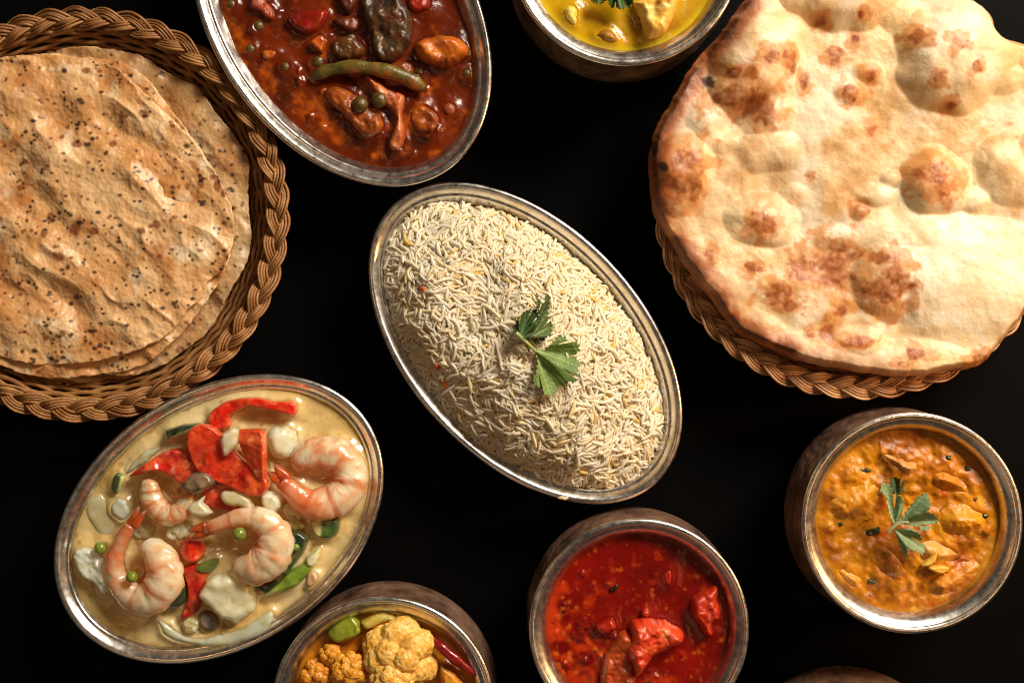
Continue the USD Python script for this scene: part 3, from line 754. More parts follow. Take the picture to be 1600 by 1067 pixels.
prawn('small prawn with orange underside left of the mushroom', [(236, 748), (236, 772), (246, 792), (268, 804), (288, 792), (290, 770)], [11, 15, 17, 16, 14, 10], ZS + .009, [.001, .001, .001, .002, .003, .003], 25, tail=False, orange=.9)

RP = ('#c4150a', '#d82a12', '#e2582a')


def red_pepper(label, pts, z, H, seed, cols=RP, edge=6, curve=0, slope=(0, 0), smooth=True):
    def cf(x, y, d, h, col): return mixc(col, C('#f0a070'), sst(4 - d, 0, 4) * .4 * sst(n2(x, y, 9, seed, 2), -.2, .4))
    cf0 = cf
    def cf(x, y, d, h, col):
        col = cf0(x, y, d, h, col)
        g = n2(x, y, 5, seed + 3, 3)
        return mixc(mixc(col, C('#ea6a34'), sst(n2(x, y, 17, seed + 4, 4), .05, .45) * .6), C('#9e0c06'), sst(-g, .2, .7) * .15)
    return piece('red_pepper', label, 'red pepper', pts, z, H * .8, cols, 'veg', 4, 1.7, seed, .0022, 21, smooth, slope, .002, False, curve, cf, 'red pepper pieces in the prawn curry', film=('#e8823c', .15), lump=.75)


red_pepper('long hooked strip of red pepper at the top of the prawn dish', [(326, 648), (339, 635), (356, 626), (379, 621), (407, 621), (435, 626), (464, 632), (462, 648), (441, 645), (412, 639), (386, 636), (372, 643), (360, 650), (361, 664), (349, 671), (334, 668)], ZS + .006, .006, 1)
red_pepper('broad folded orange-red pepper piece in the centre of the prawn dish', [(299, 671), (314, 662), (332, 665), (352, 682), (368, 702), (394, 728), (422, 756), (414, 770), (396, 775), (366, 764), (336, 751), (308, 732), (296, 704)], ZS + .012, .005, 2, ('#b81e0c', '#cc3a18', '#9c100a'), curve=.0005)
red_pepper('upright orange-red pepper piece beside the white onion petal', [(368, 673), (390, 670), (410, 671), (417, 708), (410, 751), (391, 735), (376, 700)], ZS + .017, .0055, 3, ('#e05c30', '#d03a1c', '#f0905c'), slope=(.0001, -.00005))
red_pepper('crumpled red pepper piece left of centre near the green zucchini end', [(203, 744), (226, 724), (249, 709), (272, 700), (300, 708), (320, 729), (288, 756), (256, 737), (228, 739)], ZS + .008, .007, 4, ('#bf1a12', '#d62e1e', '#e8876a'))
red_pepper('red pepper flap under the mushroom and onion sliver', [(320, 750), (350, 752), (387, 768), (393, 790), (345, 797), (322, 788)], ZS + .006, .006, 5, ('#b8281a', '#d0482c', '#e89068'))
red_pepper('small bright red pepper curl between the two front prawns', [(290, 841), (306, 840), (320, 846), (318, 868), (300, 878), (284, 864)], ZS + .006, .007, 6)
red_pepper('narrow dark red pepper strip running down beside the white potato chunk', [(290, 882), (327, 886), (321, 910), (309, 954), (284, 967), (294, 928)], ZS + .003, .005, 7, ('#a8100d', '#c01c14', '#8a0d0a'))
ON = ('#e0d0a4', '#eee4c8', '#d0b97e')


def onion(label, pts, z, H, seed, cols=ON, edge=7, smooth=True, curve=0, grp='onion pieces in the prawn curry'):
    def cf(x, y, d, h, col): return mixc(col, C('#cdb67c'), .35 * (np.sin((x * .5 + y) * .35) * .5 + .5))
    return piece('onion_piece', label, 'onion', pts, z, H, cols, 'pale', edge, 2.0, seed, .0004, 20, smooth, (0, 0), .002, False, curve, cf, grp, film=('#d6b878', .35))


onion('white onion petal leaning on the orange-red pepper', [(345, 682), (356, 671), (368, 669), (371, 692), (362, 704), (352, 712), (346, 700)], ZS + .019, .004, 1)
onion('forked white onion sliver above the middle prawn', [(290, 795), (304, 782), (322, 772), (317, 785), (334, 801), (318, 809), (302, 803)], ZS + .014, .004, 2, smooth=False)
onion('broad translucent onion slice along the bottom edge of the prawn dish', [(246, 966), (290, 990), (340, 990), (390, 972), (428, 954), (424, 976), (384, 1002), (338, 1010), (290, 1004), (258, 990)], ZS + .001, .004, 3, ('#d8cfa4', '#e6dfc2', '#c8b780'), 10)
onion('translucent onion piece by the left rim of the prawn dish', [(136, 781), (157, 772), (176, 790), (186, 815), (167, 841), (150, 830), (139, 812)], ZS - .0005, .0014, 4, ('#d0bc84', '#ddcfa4', '#c4ab6c'), 10)
onion('thin onion strip along the upper left rim beside the red pepper', [(199, 740), (212, 716), (228, 703), (254, 698), (244, 711), (214, 733)], ZS + .001, .004, 5, ('#d8c48e', '#e6d8b0'))
onion('pale onion bit behind the middle prawn', [(345, 770), (362, 764), (392, 780), (398, 796), (372, 792), (350, 786)], ZS + .012, .004, 6, ('#e0c890', '#ecd9ae'))
WH = ('#e6d4a6', '#f0e4c4', '#d4ba78')
piece('potato_chunk', 'white angular potato chunk below the middle prawn', 'potato', [(311, 930), (320, 912), (334, 897), (364, 890), (398, 908), (402, 950), (368, 978), (345, 965), (330, 948)], ZS + .004, .009, WH, 'pale', 14, 2.2, 3, .0006, 18, False, (-.00008, -.00008))
piece('potato_chunk', 'rounded white potato chunk at the top right behind the peppers', 'potato', [(421, 668), (440, 662), (460, 671), (469, 697), (456, 716), (426, 713), (415, 690)], ZS + .001, .008, WH, 'pale', 18, 2.2, 4, .0008, 16)
piece('cauliflower_bit', 'white cauliflower bit near the left rim behind a pea', 'cauliflower', [(118, 864), (132, 852), (152, 860), (165, 875), (172, 895), (176, 918), (164, 930), (152, 915), (138, 905), (124, 890)], ZS + .002, .006, ('#e6d9b0', '#f3ecd4', '#d8c080'), 'pale', 8, 2.0, 5, .0022, 7)
piece('cauliflower_bit', 'small pale cauliflower bit at the centre right between two prawns', 'cauliflower', [(410, 770), (428, 768), (440, 780), (436, 798), (418, 800), (408, 786)], ZS + .009, .007, ('#ead6a4', '#f0e0ba'), 'pale', 8, 2.0, 6, .0012, 8)
piece('fish_scrap', 'small pinkish scrap on the sauce near the right rim', 'food scrap', [(478, 900), (486, 890), (497, 895), (495, 910), (484, 916)], ZS + .001, .005, ('#d69a68', '#e2b48a'), 'prawn', 5, 1.8, 7, .0008, 8)
piece('white_fish_bit', 'small white bit floating by the left rim beside the onion', 'food scrap', [(176, 786), (188, 776), (204, 786), (206, 806), (192, 814), (178, 804)], ZS, .004, ('#d9c9a0', '#e8dec2'), 'pale', 8, 2, 8, .0006, 9)


SUNK = 'sauce covered bits sunk among the prawns'
for k, (lab, pts, hh, cols) in enumerate([
        ('sauce covered cauliflower bit between the small prawn and the red pepper curl', [(262, 822), (284, 812), (304, 822), (300, 838), (278, 844), (262, 838)], .008, ('#e6cc92', '#f0dfb4', '#cf9a50')),
        ('orange stained bit between the two front prawns', [(268, 838), (290, 828), (312, 832), (330, 846), (316, 858), (286, 858)], .005, ('#d8884a', '#e4a868', '#c4622a')),
        ('sauce covered onion bit at the lower left of the potato chunk', [(284, 972), (300, 962), (316, 968), (312, 984), (292, 988)], .004, ('#d8c088', '#e8d6a8', '#c4a05c')),
        ('pale bit under the orange tailed prawn near the centre', [(440, 788), (456, 782), (474, 792), (478, 808), (460, 816), (444, 806)], .006, ('#e2c690', '#eed8ac', '#d0a060')),
        ('pale bit to the left of the long hooked pepper strip', [(316, 690), (300, 706), (318, 720), (338, 712), (336, 694)], .006, ('#d8b070', '#e6c890', '#c08840')),
        ('sauce covered vegetable bit right of the middle prawn', [(452, 800), (470, 806), (478, 822), (462, 830), (448, 820)], .005, ('#c8a850', '#d8c078', '#a8883a')),
        ('translucent onion bit between the left prawn and the small prawn', [(206, 826), (226, 812), (246, 820), (240, 838), (216, 842)], .004, ('#dcc490', '#ead8b0', '#c8a468'))]):
    piece('sunken_bit', lab, 'vegetable', pts, ZS + .0015, hh, cols, 'pale', 7, 1.9, 70 + k, .0026, 8, rag=3.2, group=SUNK, film=('#d8b468', .4))


def zucchini(label, pts, z, H, seed, skinside, smooth=False, dark='#16261c'):
    nx, ny = skinside

    def cf(x, y, d, h, col):
        c = np.array([x.mean(), y.mean()]); s = (x - c[0]) * nx + (y - c[1]) * ny + 2 * n2(x, y, 10, seed, 2)
        return mixc(col, mixc(C('#b3b05c'), C('#d6cf8c'), n2(x, y, 8, seed, 2) + .5), sst(s, 2, 6))
    return piece('zucchini_slice', label, 'zucchini', pts, z, H, (dark, '#2a4028', '#3a5432'), 'veg', 6, 1.9, seed, .0006, 12, smooth, (0, 0), .003, False, 0, cf, 'zucchini pieces in the prawn curry', cs=9, film=('#a08a4c', .22))


zucchini('dark green zucchini end at the upper left beside the folded pepper', [(259, 671), (285, 663), (311, 660), (313, 669), (290, 680), (263, 689)], ZS + .006, .006, 1, (.4, .95))
zucchini('large dark green zucchini piece tucked right of the middle prawn', [(455, 828), (468, 826), (485, 838), (476, 862), (448, 898), (432, 890), (452, 862)], ZS + .005, .007, 2, (2.5, 2.5) if False else (.05, .03))
zucchini('pale green zucchini wedge under the orange-tailed prawn', [(486, 812), (508, 806), (529, 808), (527, 834), (512, 842), (490, 832)], ZS + .002, .006, 3, (-.6, 0), True, '#4c6a2c')
zucchini('dark zucchini chunk behind the lower left prawn', [(274, 905), (286, 896), (292, 915), (284, 945), (266, 948), (262, 930)], ZS + .003, .006, 4, (0, 0.02), True)
zucchini('small green zucchini piece close to the left rim', [(176, 752), (184, 738), (196, 742), (194, 760), (182, 772), (176, 764)], ZS + .001, .005, 5, (.8, .2), True, '#33481f')
zucchini('thin dark zucchini scrap under the middle prawn', [(392, 902), (420, 908), (436, 904), (428, 918), (400, 918)], ZS + .002, .004, 6, (.02, .02), True)
GP = ('#5f7f22', '#86a03c', '#49671c')
piece('green_pepper', 'long curved green pepper strip at the lower right of the prawn dish', 'green pepper', [(409, 934), (430, 912), (456, 888), (476, 878), (492, 877), (480, 900), (458, 918), (430, 928)], ZS + .002, .006, GP, 'veg', 7, 1.9, 1, .0006, 14, colf=lambda x, y, d, h, c: mixc(c, C('#d9cf96'), sst((430 - x) + (y - 905) * .4, -10, 25) * .8))
piece('green_pepper', 'pale end of green pepper at the right below the zucchini wedge', 'green pepper', [(478, 874), (488, 862), (500, 856), (498, 872), (490, 884), (482, 884)], ZS + .004, .005, ('#c9c888', '#dcdcae'), 'veg', 5, 1.8, 2, .0005, 9)
piece('green_pepper', 'small dull green pepper bit below the red pepper curl', 'green pepper', [(304, 888), (320, 876), (342, 874), (338, 886), (316, 896)], ZS + .005, .004, ('#4e5f28', '#6f7d3a'), 'veg', 5, 1.8, 3, .0005, 9)
piece('mushroom', 'brown mushroom cap in the middle of the prawn dish', 'mushroom', [(283, 757), (292, 745), (306, 737), (328, 738), (337, 753), (324, 765), (308, 772), (292, 768)], ZS + .015, .007, ('#5b4632', '#8a7258', '#3a2a1c'), 'veg', 9, 1.9, 1, .001, 9)
piece('mushroom', 'grey mushroom piece low in the dish beside the potato chunk', 'mushroom', [(311, 962), (318, 952), (336, 955), (345, 970), (340, 982), (322, 984), (312, 974)], ZS + .001, .006, ('#4a4238', '#857868', '#2c261e'), 'veg', 8, 1.9, 2, .001, 8)
pea('green pea held in the curve of the lower left prawn', 206, 901, 9.5, ZS + .0185, 1)
pea('green pea on the middle prawn', 374, 834, 10.5, ZS + .0235, 2)
pea('green pea at the left rim beside the cauliflower bit', 157, 856, 10, ZS + .008, 3)
pea('small pea on the dark zucchini piece', 462, 855, 6, ZS + .013, 4)

# ------------------------------------------------------------------ vegetable curry dish (top)
ZV, ZT = .054, .0445
VD = (532, 18, 299, 204, 56.5)
oval_dish('oval steel dish of dark red vegetable curry at the top of the picture', *VD, ZV, 1.0)
ox, oy = q_px(VD[0], VD[1], ZV, ZT)


def veg_c(x, y, d, h):
    c = mixc(C('#4e1402'), C('#702604'), n2(x, y, 70, 91, 4) + .5)
    c = mixc(c, C('#c45c10'), sst(n2(x, y, 22, 92, 5), .08, .5) * .7)
    c = mixc(c, C('#220702'), sst(n2(x, y, 44, 93, 4), .0, .45) * .7)
    return mixc(c, C('#c0782a'), sst(9 - d, 0, 8) * .55)


sauce('tomato_sauce', 'dark red oily sauce filling the vegetable curry dish', ell(ox, oy, 271, 176, VD[4]), ZT, lambda x, y, d: .0014 * n2(x, y, 34, 94, 4) + .0020 * sst(n2(x, y, 18, 95, 3), .15, .6) * sst(d, 5, 40), veg_c, 'sauce', 3, rise=(.0024, 10))
V = 'vegetables in the dark curry'
piece('aubergine_chunk', 'dark skinned aubergine chunk near the top of the vegetable curry', 'aubergine', [(573, -18), (600, -26), (630, 2), (644, 31), (641, 70), (622, 96), (590, 99), (581, 76), (572, 47)], ZT + .001, .010, ('#2c2016', '#4e3820', '#7c5026'), 'meat', 12, 2.2, 1, .0022, 9, group=V, film=('#5c1c06', .55))
piece('potato_chunk', 'orange potato chunk at the right of the vegetable curry', 'potato', [(649, 72), (664, 62), (690, 56), (712, 58), (726, 66), (735, 84), (717, 100), (704, 108), (684, 107), (656, 95)], ZT + .001, .011, ('#b45a12', '#cf7a22', '#96420c'), 'meat', 15, 2.2, 2, .0014, 12, group=V, film=('#5c1c06', .55))
piece('tomato_piece', 'dark red tomato piece at the upper left of the vegetable curry', 'tomato', [(449, 30), (462, 20), (485, 16), (514, 21), (507, 42), (480, 58), (458, 48)], ZT, .009, ('#6e0f06', '#8c1c0a', '#983a14'), 'veg', 11, 2.2, 3, .0012, 12, group=V, film=('#5c1c06', .55))
piece('carrot_piece', 'small orange carrot piece below the tomato', 'carrot', [(482, 70), (494, 58), (505, 55), (514, 66), (505, 88), (494, 80)], ZT + .001, .007, ('#a8460e', '#c4601a'), 'veg', 7, 1.9, 4, .0007, 10, smooth=False, group=V, film=('#5c1c06', .55))
piece('vegetable_chunk', 'dark sauce-coated chunk above the middle of the bean pod', 'vegetable', [(520, 66), (540, 58), (562, 66), (572, 84), (556, 98), (532, 98), (518, 84)], ZT, .008, ('#3a2408', '#5c3a10', '#7c3c10'), 'meat', 10, 2.0, 21, .002, 9, group=V, film=('#5c1c06', .5))
piece('vegetable_chunk', 'reddish sauce-coated chunk between the bean pod and the orange potato', 'vegetable', [(606, 104), (628, 98), (648, 104), (646, 122), (624, 126), (608, 118)], ZT - .001, .008, ('#6c2a0c', '#8c4414', '#4c2408'), 'meat', 9, 2.0, 22, .002, 9, group=V, film=('#5c1c06', .5))
piece('vegetable_chunk', 'orange-brown chunk low beside the pinkish onion strip', 'vegetable', [(640, 176), (660, 166), (682, 176), (690, 200), (668, 214), (646, 204)], ZT - .003, .008, ('#84380c', '#a85818', '#5c240a'), 'meat', 10, 2.0, 23, .002, 9, group=V, film=('#6c2408', .6))
cl = spline([P(488, 122, ZT + .003), P(515, 110, ZT + .006), P(545, 105, ZT + .008), P(590, 109, ZT + .009), P(632, 121, ZT + .008), P(662, 140, ZT + .004)], 46)
uu = np.linspace(0, 1, 46); rr = (.0042 + .0012 * np.sin(uu * 22) * .3 + .0010 * (uu - .4)) * np.clip(np.minimum(uu, 1 - uu) * 12, .35, 1) ** .5
v, f = tube(cl, rr, 18, .75); nn = fbm(v * 260, 4, 5); v = v + np.stack([0 * nn, 0 * nn, (nn - .5) * .0022], -1)
cc = mixc(C('#3c3a12'), C('#6b5a1e'), nn * 2 - .5); cc = mixc(cc, C('#93481a'), sst(fbm(v * 130 + 4, 4, 8), .52, .66) * .85)
tag(put('bean_pod', (v, f), M['meat'], col=cc), 'long green bean pod lying across the vegetable curry', 'green bean', V)
piece('potato_chunk', 'sauce-covered potato wedge below the bean pod', 'potato', [(506, 142), (522, 136), (545, 142), (575, 160), (598, 182), (600, 202), (571, 219), (552, 200), (522, 170)], ZT, .008, ('#6e3410', '#9a4a12', '#b8601c'), 'meat', 12, 2.2, 5, .0018, 9, group=V, film=('#5c1c06', .55))
piece('onion_strip', 'pinkish onion strip trailing down through the lower vegetable curry', 'onion', [(571, 119), (590, 128), (612, 142), (631, 150), (629, 175), (632, 200), (630, 228), (620, 236), (609, 231), (611, 212), (618, 182), (598, 163), (580, 138)], ZT + .003, .006, ('#b1542a', '#c87a48', '#94361a'), 'meat', 8, 2.0, 6, .0016, 9, group=V, film=('#5c1c06', .55))
piece('pepper_piece', 'pinkish red pepper piece at the upper left rim of the vegetable curry', 'pepper', [(402, -8), (418, 2), (430, 18), (431, 32), (420, 34), (408, 24), (392, 14)], ZT, .006, ('#8c2a10', '#b0522c', '#701c0c'), 'meat', 7, 2.0, 7, .001, 9, group=V, film=('#5c1c06', .55))
piece('tomato_piece', 'red tomato flesh at the top right beside the aubergine', 'tomato', [(640, -14), (668, -12), (672, 14), (652, 24), (640, 14)], ZT, .006, ('#8e1c0a', '#a83414'), 'meat', 9, 2.2, 8, .0012, 10, group=V, film=('#5c1c06', .55))
piece('onion_strip', 'brown onion strip between the tomato and the aubergine', 'onion', [(520, 34), (545, 28), (566, 34), (562, 48), (536, 50)], ZT, .006, ('#4a1c0a', '#763412'), 'meat', 7, 2.2, 9, .0012, 10, group=V, film=('#5c1c06', .55))
piece('carrot_piece', 'small orange carrot scrap at the left of the vegetable curry', 'carrot', [(408, 84), (422, 78), (434, 84), (428, 94), (412, 94)], ZT, .005, ('#9a4212', '#b8621e'), 'veg', 6, 1.9, 10, .0008, 8, group=V, film=('#5c1c06', .55))
piece('onion_strip', 'dark cooked onion scrap at the top of the vegetable curry', 'onion', [(528, -10), (552, -6), (556, 14), (546, 28), (534, 16)], ZT, .007, ('#2e1208', '#5a2a10'), 'meat', 7, 2.2, 11, .0012, 10, group=V, film=('#5c1c06', .55))
for i, (px, py, r, lab) in enumerate([(563, 164, 13, 'plump pea left of two on the potato wedge'), (592, 157, 13, 'plump pea beside the pinkish onion strip'), (676, 186, 11, 'pea alone at the lower right of the vegetable curry'), (729, 116, 10, 'pea close to the right rim below the orange potato'), (446, 106, 10, 'pea alone at the left of the vegetable curry'),
                                      (497, 98, 12, 'pea beside the left end of the bean pod'), (654, 112, 10, 'pea between the bean pod and the orange potato'), (405, 42, 11, 'pea near the upper left rim'), (362, 8, 10, 'pea at the top left edge of the sauce'), (702, 172, 12, 'reddish pea right of the onion strip'), (548, 62, 11, 'dark pea left of the aubergine'), (392, 78, 10, 'pea above the small carrot scrap')]):
    pea(lab, px, py, r, ZT + (-.0004 if i > 1 else .0085), 20 + i, ('#3c2c0a', '#5e4814') if i not in (9,) else ('#6a2a12', '#944a1e'))
# small scraps floating in the sauce
rs = np.random.default_rng(77)

# ------------------------------------------------------------------ copper bowls
ZB, ZC = .080, .0685
_bowl = [None]


def bowl(label, cx, cy, rpx):
    c = P(cx, cy, ZB); R0 = 173 * K(ZB)
    if _bowl[0] is None:
        t = thing('copper_bowl', label, 'bowl', (c[0], c[1], 0), 0, 'steel lined copper curry bowls'); _bowl[0] = t
        rim = [(.0020, ZB - .0026), (.0006, ZB - .0024), (0, ZB - .0012), (.0005, ZB - .0001), (.0018, ZB + .0004), (.0034, ZB - .0001), (.0042, ZB - .0010), (.0042, ZB - .0022), (.0030, ZB - .0024)]
        put('rim', ring_mesh(R0, R0, rim, 160), M['steel_bright'], t, smooth=50)
        inner = [(.0036, ZB - .0008), (.0062, ZB - .0020), (.0086, ZB - .0042), (.0103, ZB - .0078), (.0112, ZB - .0125), (.0118, ZB - .020), (.0105, ZB - .040), (.016, ZB - .062), (.030, ZB - .072), (R0 - .001, ZB - .0725),
                 (R0 - .001, ZB - .0735), (.029, ZB - .073), (.015, ZB - .063), (.0095, ZB - .040), (.0108, ZB - .020), (.0102, ZB - .0128), (.0093, ZB - .0084), (.0078, ZB - .0052), (.0056, ZB - .0030), (.0030, ZB - .0018)]
        put('lining', ring_mesh(R0, R0, inner, 160), M['steel'], t, smooth=50)
        out = [(.0016, ZB - .0024), (.0048, ZB - .0075), (.0060, ZB - .0120), (.0052, ZB - .0180), (.0020, ZB - .0290), (-.0006, ZB - .0400), (-.0012, ZB - .0480), (.0010, ZB - .0580), (.0080, ZB - .0680), (.0200, ZB - .0760), (.034, ZB - .0790),
               (R0 - .001, ZB - .0792), (R0 - .001, ZB - .0780), (.034, ZB - .0778), (.021, ZB - .0750), (.0095, ZB - .0672), (.0025, ZB - .0575), (.0005, ZB - .0480), (.0010, ZB - .0400), (.0034, ZB - .0290), (.0064, ZB - .0180), (.0072, ZB - .0120), (.0060, ZB - .0070), (.0030, ZB - .0026)]
        put('copper_shell', ring_mesh(R0, R0, out, 160), M['copper'], t, smooth=50)
        return t
    src = _bowl[0]; path = '/World/' + numbered('/World', 'copper_bowl'); x = UsdGeom.Xform.Define(stage, path)
    p = x.GetPrim(); p.GetReferences().AddInternalReference(src.GetPath())
    x.ClearXformOpOrder()
    s = rpx / 173.0
    p.GetAttribute('xformOp:translate').Set(Gf.Vec3d(c[0], c[1], 0)); p.GetAttribute('xformOp:rotateZ').Set(float(cx % 360))
    x.AddTranslateOp(opSuffix='place').Set(Gf.Vec3d(c[0], c[1], 0)); x.AddRotateZOp(opSuffix='turn').Set(float(cx % 360)); x.AddScaleOp(opSuffix='size').Set(Gf.Vec3f(s, s, 1))
    p.SetInstanceable(True)
    return tag(p, label, 'bowl', 'steel lined copper curry bowls')


bowl('steel lined copper bowl of yellow chicken curry at the right edge', 1426, 817, 174)
bowl('steel lined copper bowl of red curry at the bottom centre', 999, 982, 172)
bowl('steel lined copper bowl of cauliflower curry at the bottom left of centre', 598, 1107, 175)
bowl('steel lined copper bowl of bright yellow curry cut off by the top edge', 978, -78, 181)
bowl('copper bowl at the bottom right corner showing only its amber outer side', 1347, 1247, 174)


def bowl_sauce(name, label, cx, cy, rpx, hf, colf, mat, z=ZC, res=3.0, rise=(.0024, 8)):
    x, y = q_px(cx, cy, ZB, z); r = (rpx * K(ZB) - .0100) / K(z)
    sauce(name, label, ell(x, y, r, r, 0), z, hf, colf, mat, res, rise=rise); return x, y


# yellow chicken curry
def yc_h(x, y, d): return (.0042 * n2(x, y, 46, 101, 3) + .0034 * (.5 - np.abs(n2(x, y, 28, 102, 4))) + .0014 * n2(x, y, 9, 103, 3) - .0012) * np.clip(d / 22, .1, 1)


def yc_c(x, y, d, h):
    c = mixc(C('#a85e04'), C('#cf8a16'), n2(x, y, 46, 104, 4) + .5)
    c = mixc(c, C('#7a3c06'), sst(n2(x, y, 30, 105, 5), .0, .4) * .85)
    c = mixc(c, C('#e6ac50'), sst(n2(x, y, 17, 106, 4), .22, .6) * .7)
    c = mixc(c, C('#b94a0c'), sst(n2(x, y, 22, 107, 4), .2, .6) * .6)
    c = mixc(c, C('#26260c'), sst(n2(x, y, 10, 108, 2), .60, .70) * .85)
    return mixc(c, C('#9c7a10'), sst(9 - d, 0, 8) * .6)


bowl_sauce('yellow_curry', 'thick orange-yellow curry sauce with herb flecks around the chicken, right bowl', 1426, 817, 174, yc_h, yc_c, 'thick', rise=(.0018, 16))
YC = ('#cc8410', '#e4a834', '#b86008'); CG = 'chicken pieces in the yellow curry'


def chicken(label, pts, z, H, seed, cols=YC, edge=14, rough=.0024, grp=CG, rs=10, slope=(0, 0), mat='thick'):
    cf = (lambda x, y, d, h, c: mixc(c, yc_c(x, y, d + 20, h), .55 + .4 * sst(10 - d, 0, 10))) if grp == CG else None
    return piece('chicken_piece', label, 'chicken', pts, z, H * (.72 if cf else 1), cols, mat, edge + (9 if cf else 0), 2.2, seed, rough, rs, group=grp, slope=slope, colf=cf, soft=bool(cf), rag=2.4)


chicken('narrow pale chicken strip at the top of the yellow curry', [(1378, 708), (1388, 705), (1412, 714), (1434, 727), (1424, 742), (1400, 738), (1386, 724)], ZC + .001, .007, 1, ('#dc9a48', '#ecba70', '#b8601c'), 10)
chicken('broad chicken piece at the left of the yellow curry', [(1288, 784), (1306, 760), (1330, 748), (1362, 745), (1376, 768), (1368, 802), (1334, 822), (1296, 818)], ZC, .008, 2, edge=24)
chicken('chicken piece at the right of the coriander in the yellow curry', [(1466, 800), (1490, 786), (1512, 788), (1543, 815), (1524, 841), (1496, 842), (1470, 832)], ZC + .001, .008, 3, edge=16)
chicken('chicken piece at the upper right of the yellow curry', [(1442, 742), (1462, 726), (1496, 736), (1520, 758), (1516, 778), (1480, 772), (1450, 762)], ZC, .007, 4, ('#b4660e', '#d08a26', '#8e4408'), 18)
chicken('orange chicken piece at the bottom right of the yellow curry', [(1452, 902), (1478, 884), (1508, 872), (1533, 880), (1526, 900), (1508, 918), (1468, 934), (1448, 922)], ZC, .008, 5, ('#cc7c20', '#e09a42', '#b84a10'))
chicken('pale chicken piece just below the coriander leaves', [(1430, 846), (1452, 838), (1478, 848), (1500, 864), (1482, 880), (1452, 886), (1432, 872)], ZC + .001, .008, 6, ('#dc9838', '#eab866', '#c06a18'))
chicken('small chicken piece at the bottom left of the yellow curry', [(1308, 886), (1330, 890), (1350, 904), (1344, 920), (1324, 916), (1308, 900)], ZC, .006, 7)
chicken('chicken lump in the lower middle of the yellow curry', [(1362, 852), (1390, 848), (1418, 868), (1426, 898), (1400, 914), (1368, 902), (1352, 876)], ZC, .006, 8, ('#b46c14', '#cc8a28', '#8e480a'), 22)
for lab, pts in (('thin pale ginger sliver below the coriander leaves', [(1441, 884), (1452, 872), (1464, 862), (1463, 870), (1450, 884)]), ('ginger sliver to the right of the other ginger sliver', [(1452, 888), (1466, 884), (1482, 888), (1476, 894), (1458, 893)])):
    piece('ginger_sliver', lab, 'ginger', pts, ZC + .0060, .0016, ('#d29c34', '#e0b450'), 'thick', 3, 1.6, 3, .0002, 8, group='ginger slivers on the yellow curry')
herb = [(1351, 734, 9, 4, 10), (1322, 800, 6, 6, 40), (1364, 830, 11, 5, -25), (1313, 818, 4, 4, 0), (1482, 716, 4, 4, 0), (1511, 733, 4, 5, 70), (1483, 803, 10, 6, -40), (1507, 810, 7, 4, -30), (1539, 806, 7, 4, 0), (1523, 779, 4, 4, 0), (1362, 908, 6, 4, 10), (1474, 798, 6, 3, 60), (1398, 893, 5, 3, 0)]
hl = ['upper left of the coriander', 'left side', 'left below the coriander stem', 'far left edge', 'top right', 'upper right rim', 'right of the coriander, larger of two', 'right of the coriander, smaller of two', 'far right rim', 'right upper side', 'bottom left', 'right of the coriander leaf tip', 'lower middle']
for i, (px, py, a, b, dg) in enumerate(herb):
    o = ell(px, py, a * 1.15, b * 1.15, dg, 14); o += np.random.default_rng(i).normal(0, 1, o.shape)
    piece('herb_fleck', f'dark green herb fleck on the yellow curry, {hl[i]}', 'herb', o, ZC + .0006 + float(yc_h(np.array([px]), np.array([py]), np.array([30.]))[0]), .0018, ('#1c240e', '#2f3c16'), 'veg', 3, 1.5, i, .0004, 6, group='herb flecks on the yellow curry', thick=.006)
zt = ZC + .016
s2 = thing('coriander_sprig', 'grey-green coriander sprig with three leaves on the yellow curry', 'herb')
G3 = ('#6c8858', '#94ad7a', '#c2d0aa')
leaf(s2, [(1396, 819), (1388, 800), (1385, 776), (1373, 766), (1377, 754), (1387, 756), (1397, 768), (1409, 779), (1411, 800), (1405, 814)], (1399, 820), [(1378, 758), (1408, 784), (1376, 767)], zt, 3, G3, 20, 1.6, (-.00005, -.00004))
leaf(s2, [(1404, 817), (1418, 797), (1432, 777), (1446, 768), (1449, 786), (1446, 799), (1459, 803), (1464, 814), (1453, 824), (1440, 828), (1433, 821), (1418, 820)], (1402, 819), [(1444, 771), (1462, 812), (1442, 826)], zt + .001, 4, G3, 24, 1.7, (.00005, -.00003))
leaf(s2, [(1397, 828), (1418, 824), (1433, 831), (1448, 854), (1442, 866), (1426, 858), (1415, 857), (1414, 872), (1407, 856), (1402, 839)], (1396, 826), [(1445, 861), (1413, 870), (1436, 836)], zt - .001, 6, G3, 22, 1.6, (0, .00003))
stem(s2, [P(1386, 832, zt - .002), P(1395, 824, zt), P(1402, 819, zt + .001), P(1420, 816, zt + .003)], .0009, '#a9ba86')
leaf(s2, [(1386, 764), (1392, 748), (1402, 746), (1414, 752), (1412, 766), (1404, 774), (1394, 770)], (1402, 776), [(1400, 748), (1412, 756)], zt - .006, 9, ('#33421f', '#46582c', '#6a7a48'), 12, 1.5)

# red curry
def rc_h(x, y, d): return (.0008 * n2(x, y, 50, 111, 3) + .0020 * sst(n2(x, y, 14, 112, 4), .05, .55) * sst(980 - x + (y - 960), -120, 100)) * np.clip(d / 14, .1, 1)


def rc_c(x, y, d, h):
    c = mixc(C('#560502'), C('#840d03'), n2(x, y, 60, 113, 4) + .5)
    c = mixc(c, C('#c83a0c'), sst(n2(x, y, 18, 114, 5) + .35 * sst(980 - x + (y - 960), -60, 160) - .1, .05, .55) * .8)
    c = mixc(c, C('#d0621e'), sst(n2(x, y, 10, 115, 3) + .15 * sst(980 - x + (y - 960), -60, 160), .3, .6) * .7)
    c = mixc(c, C('#3a0804'), sst(n2(x, y, 9, 116, 2), .62, .75) * .7)
    return mixc(c, C('#8a3408'), sst(7 - d, 0, 6) * .6)


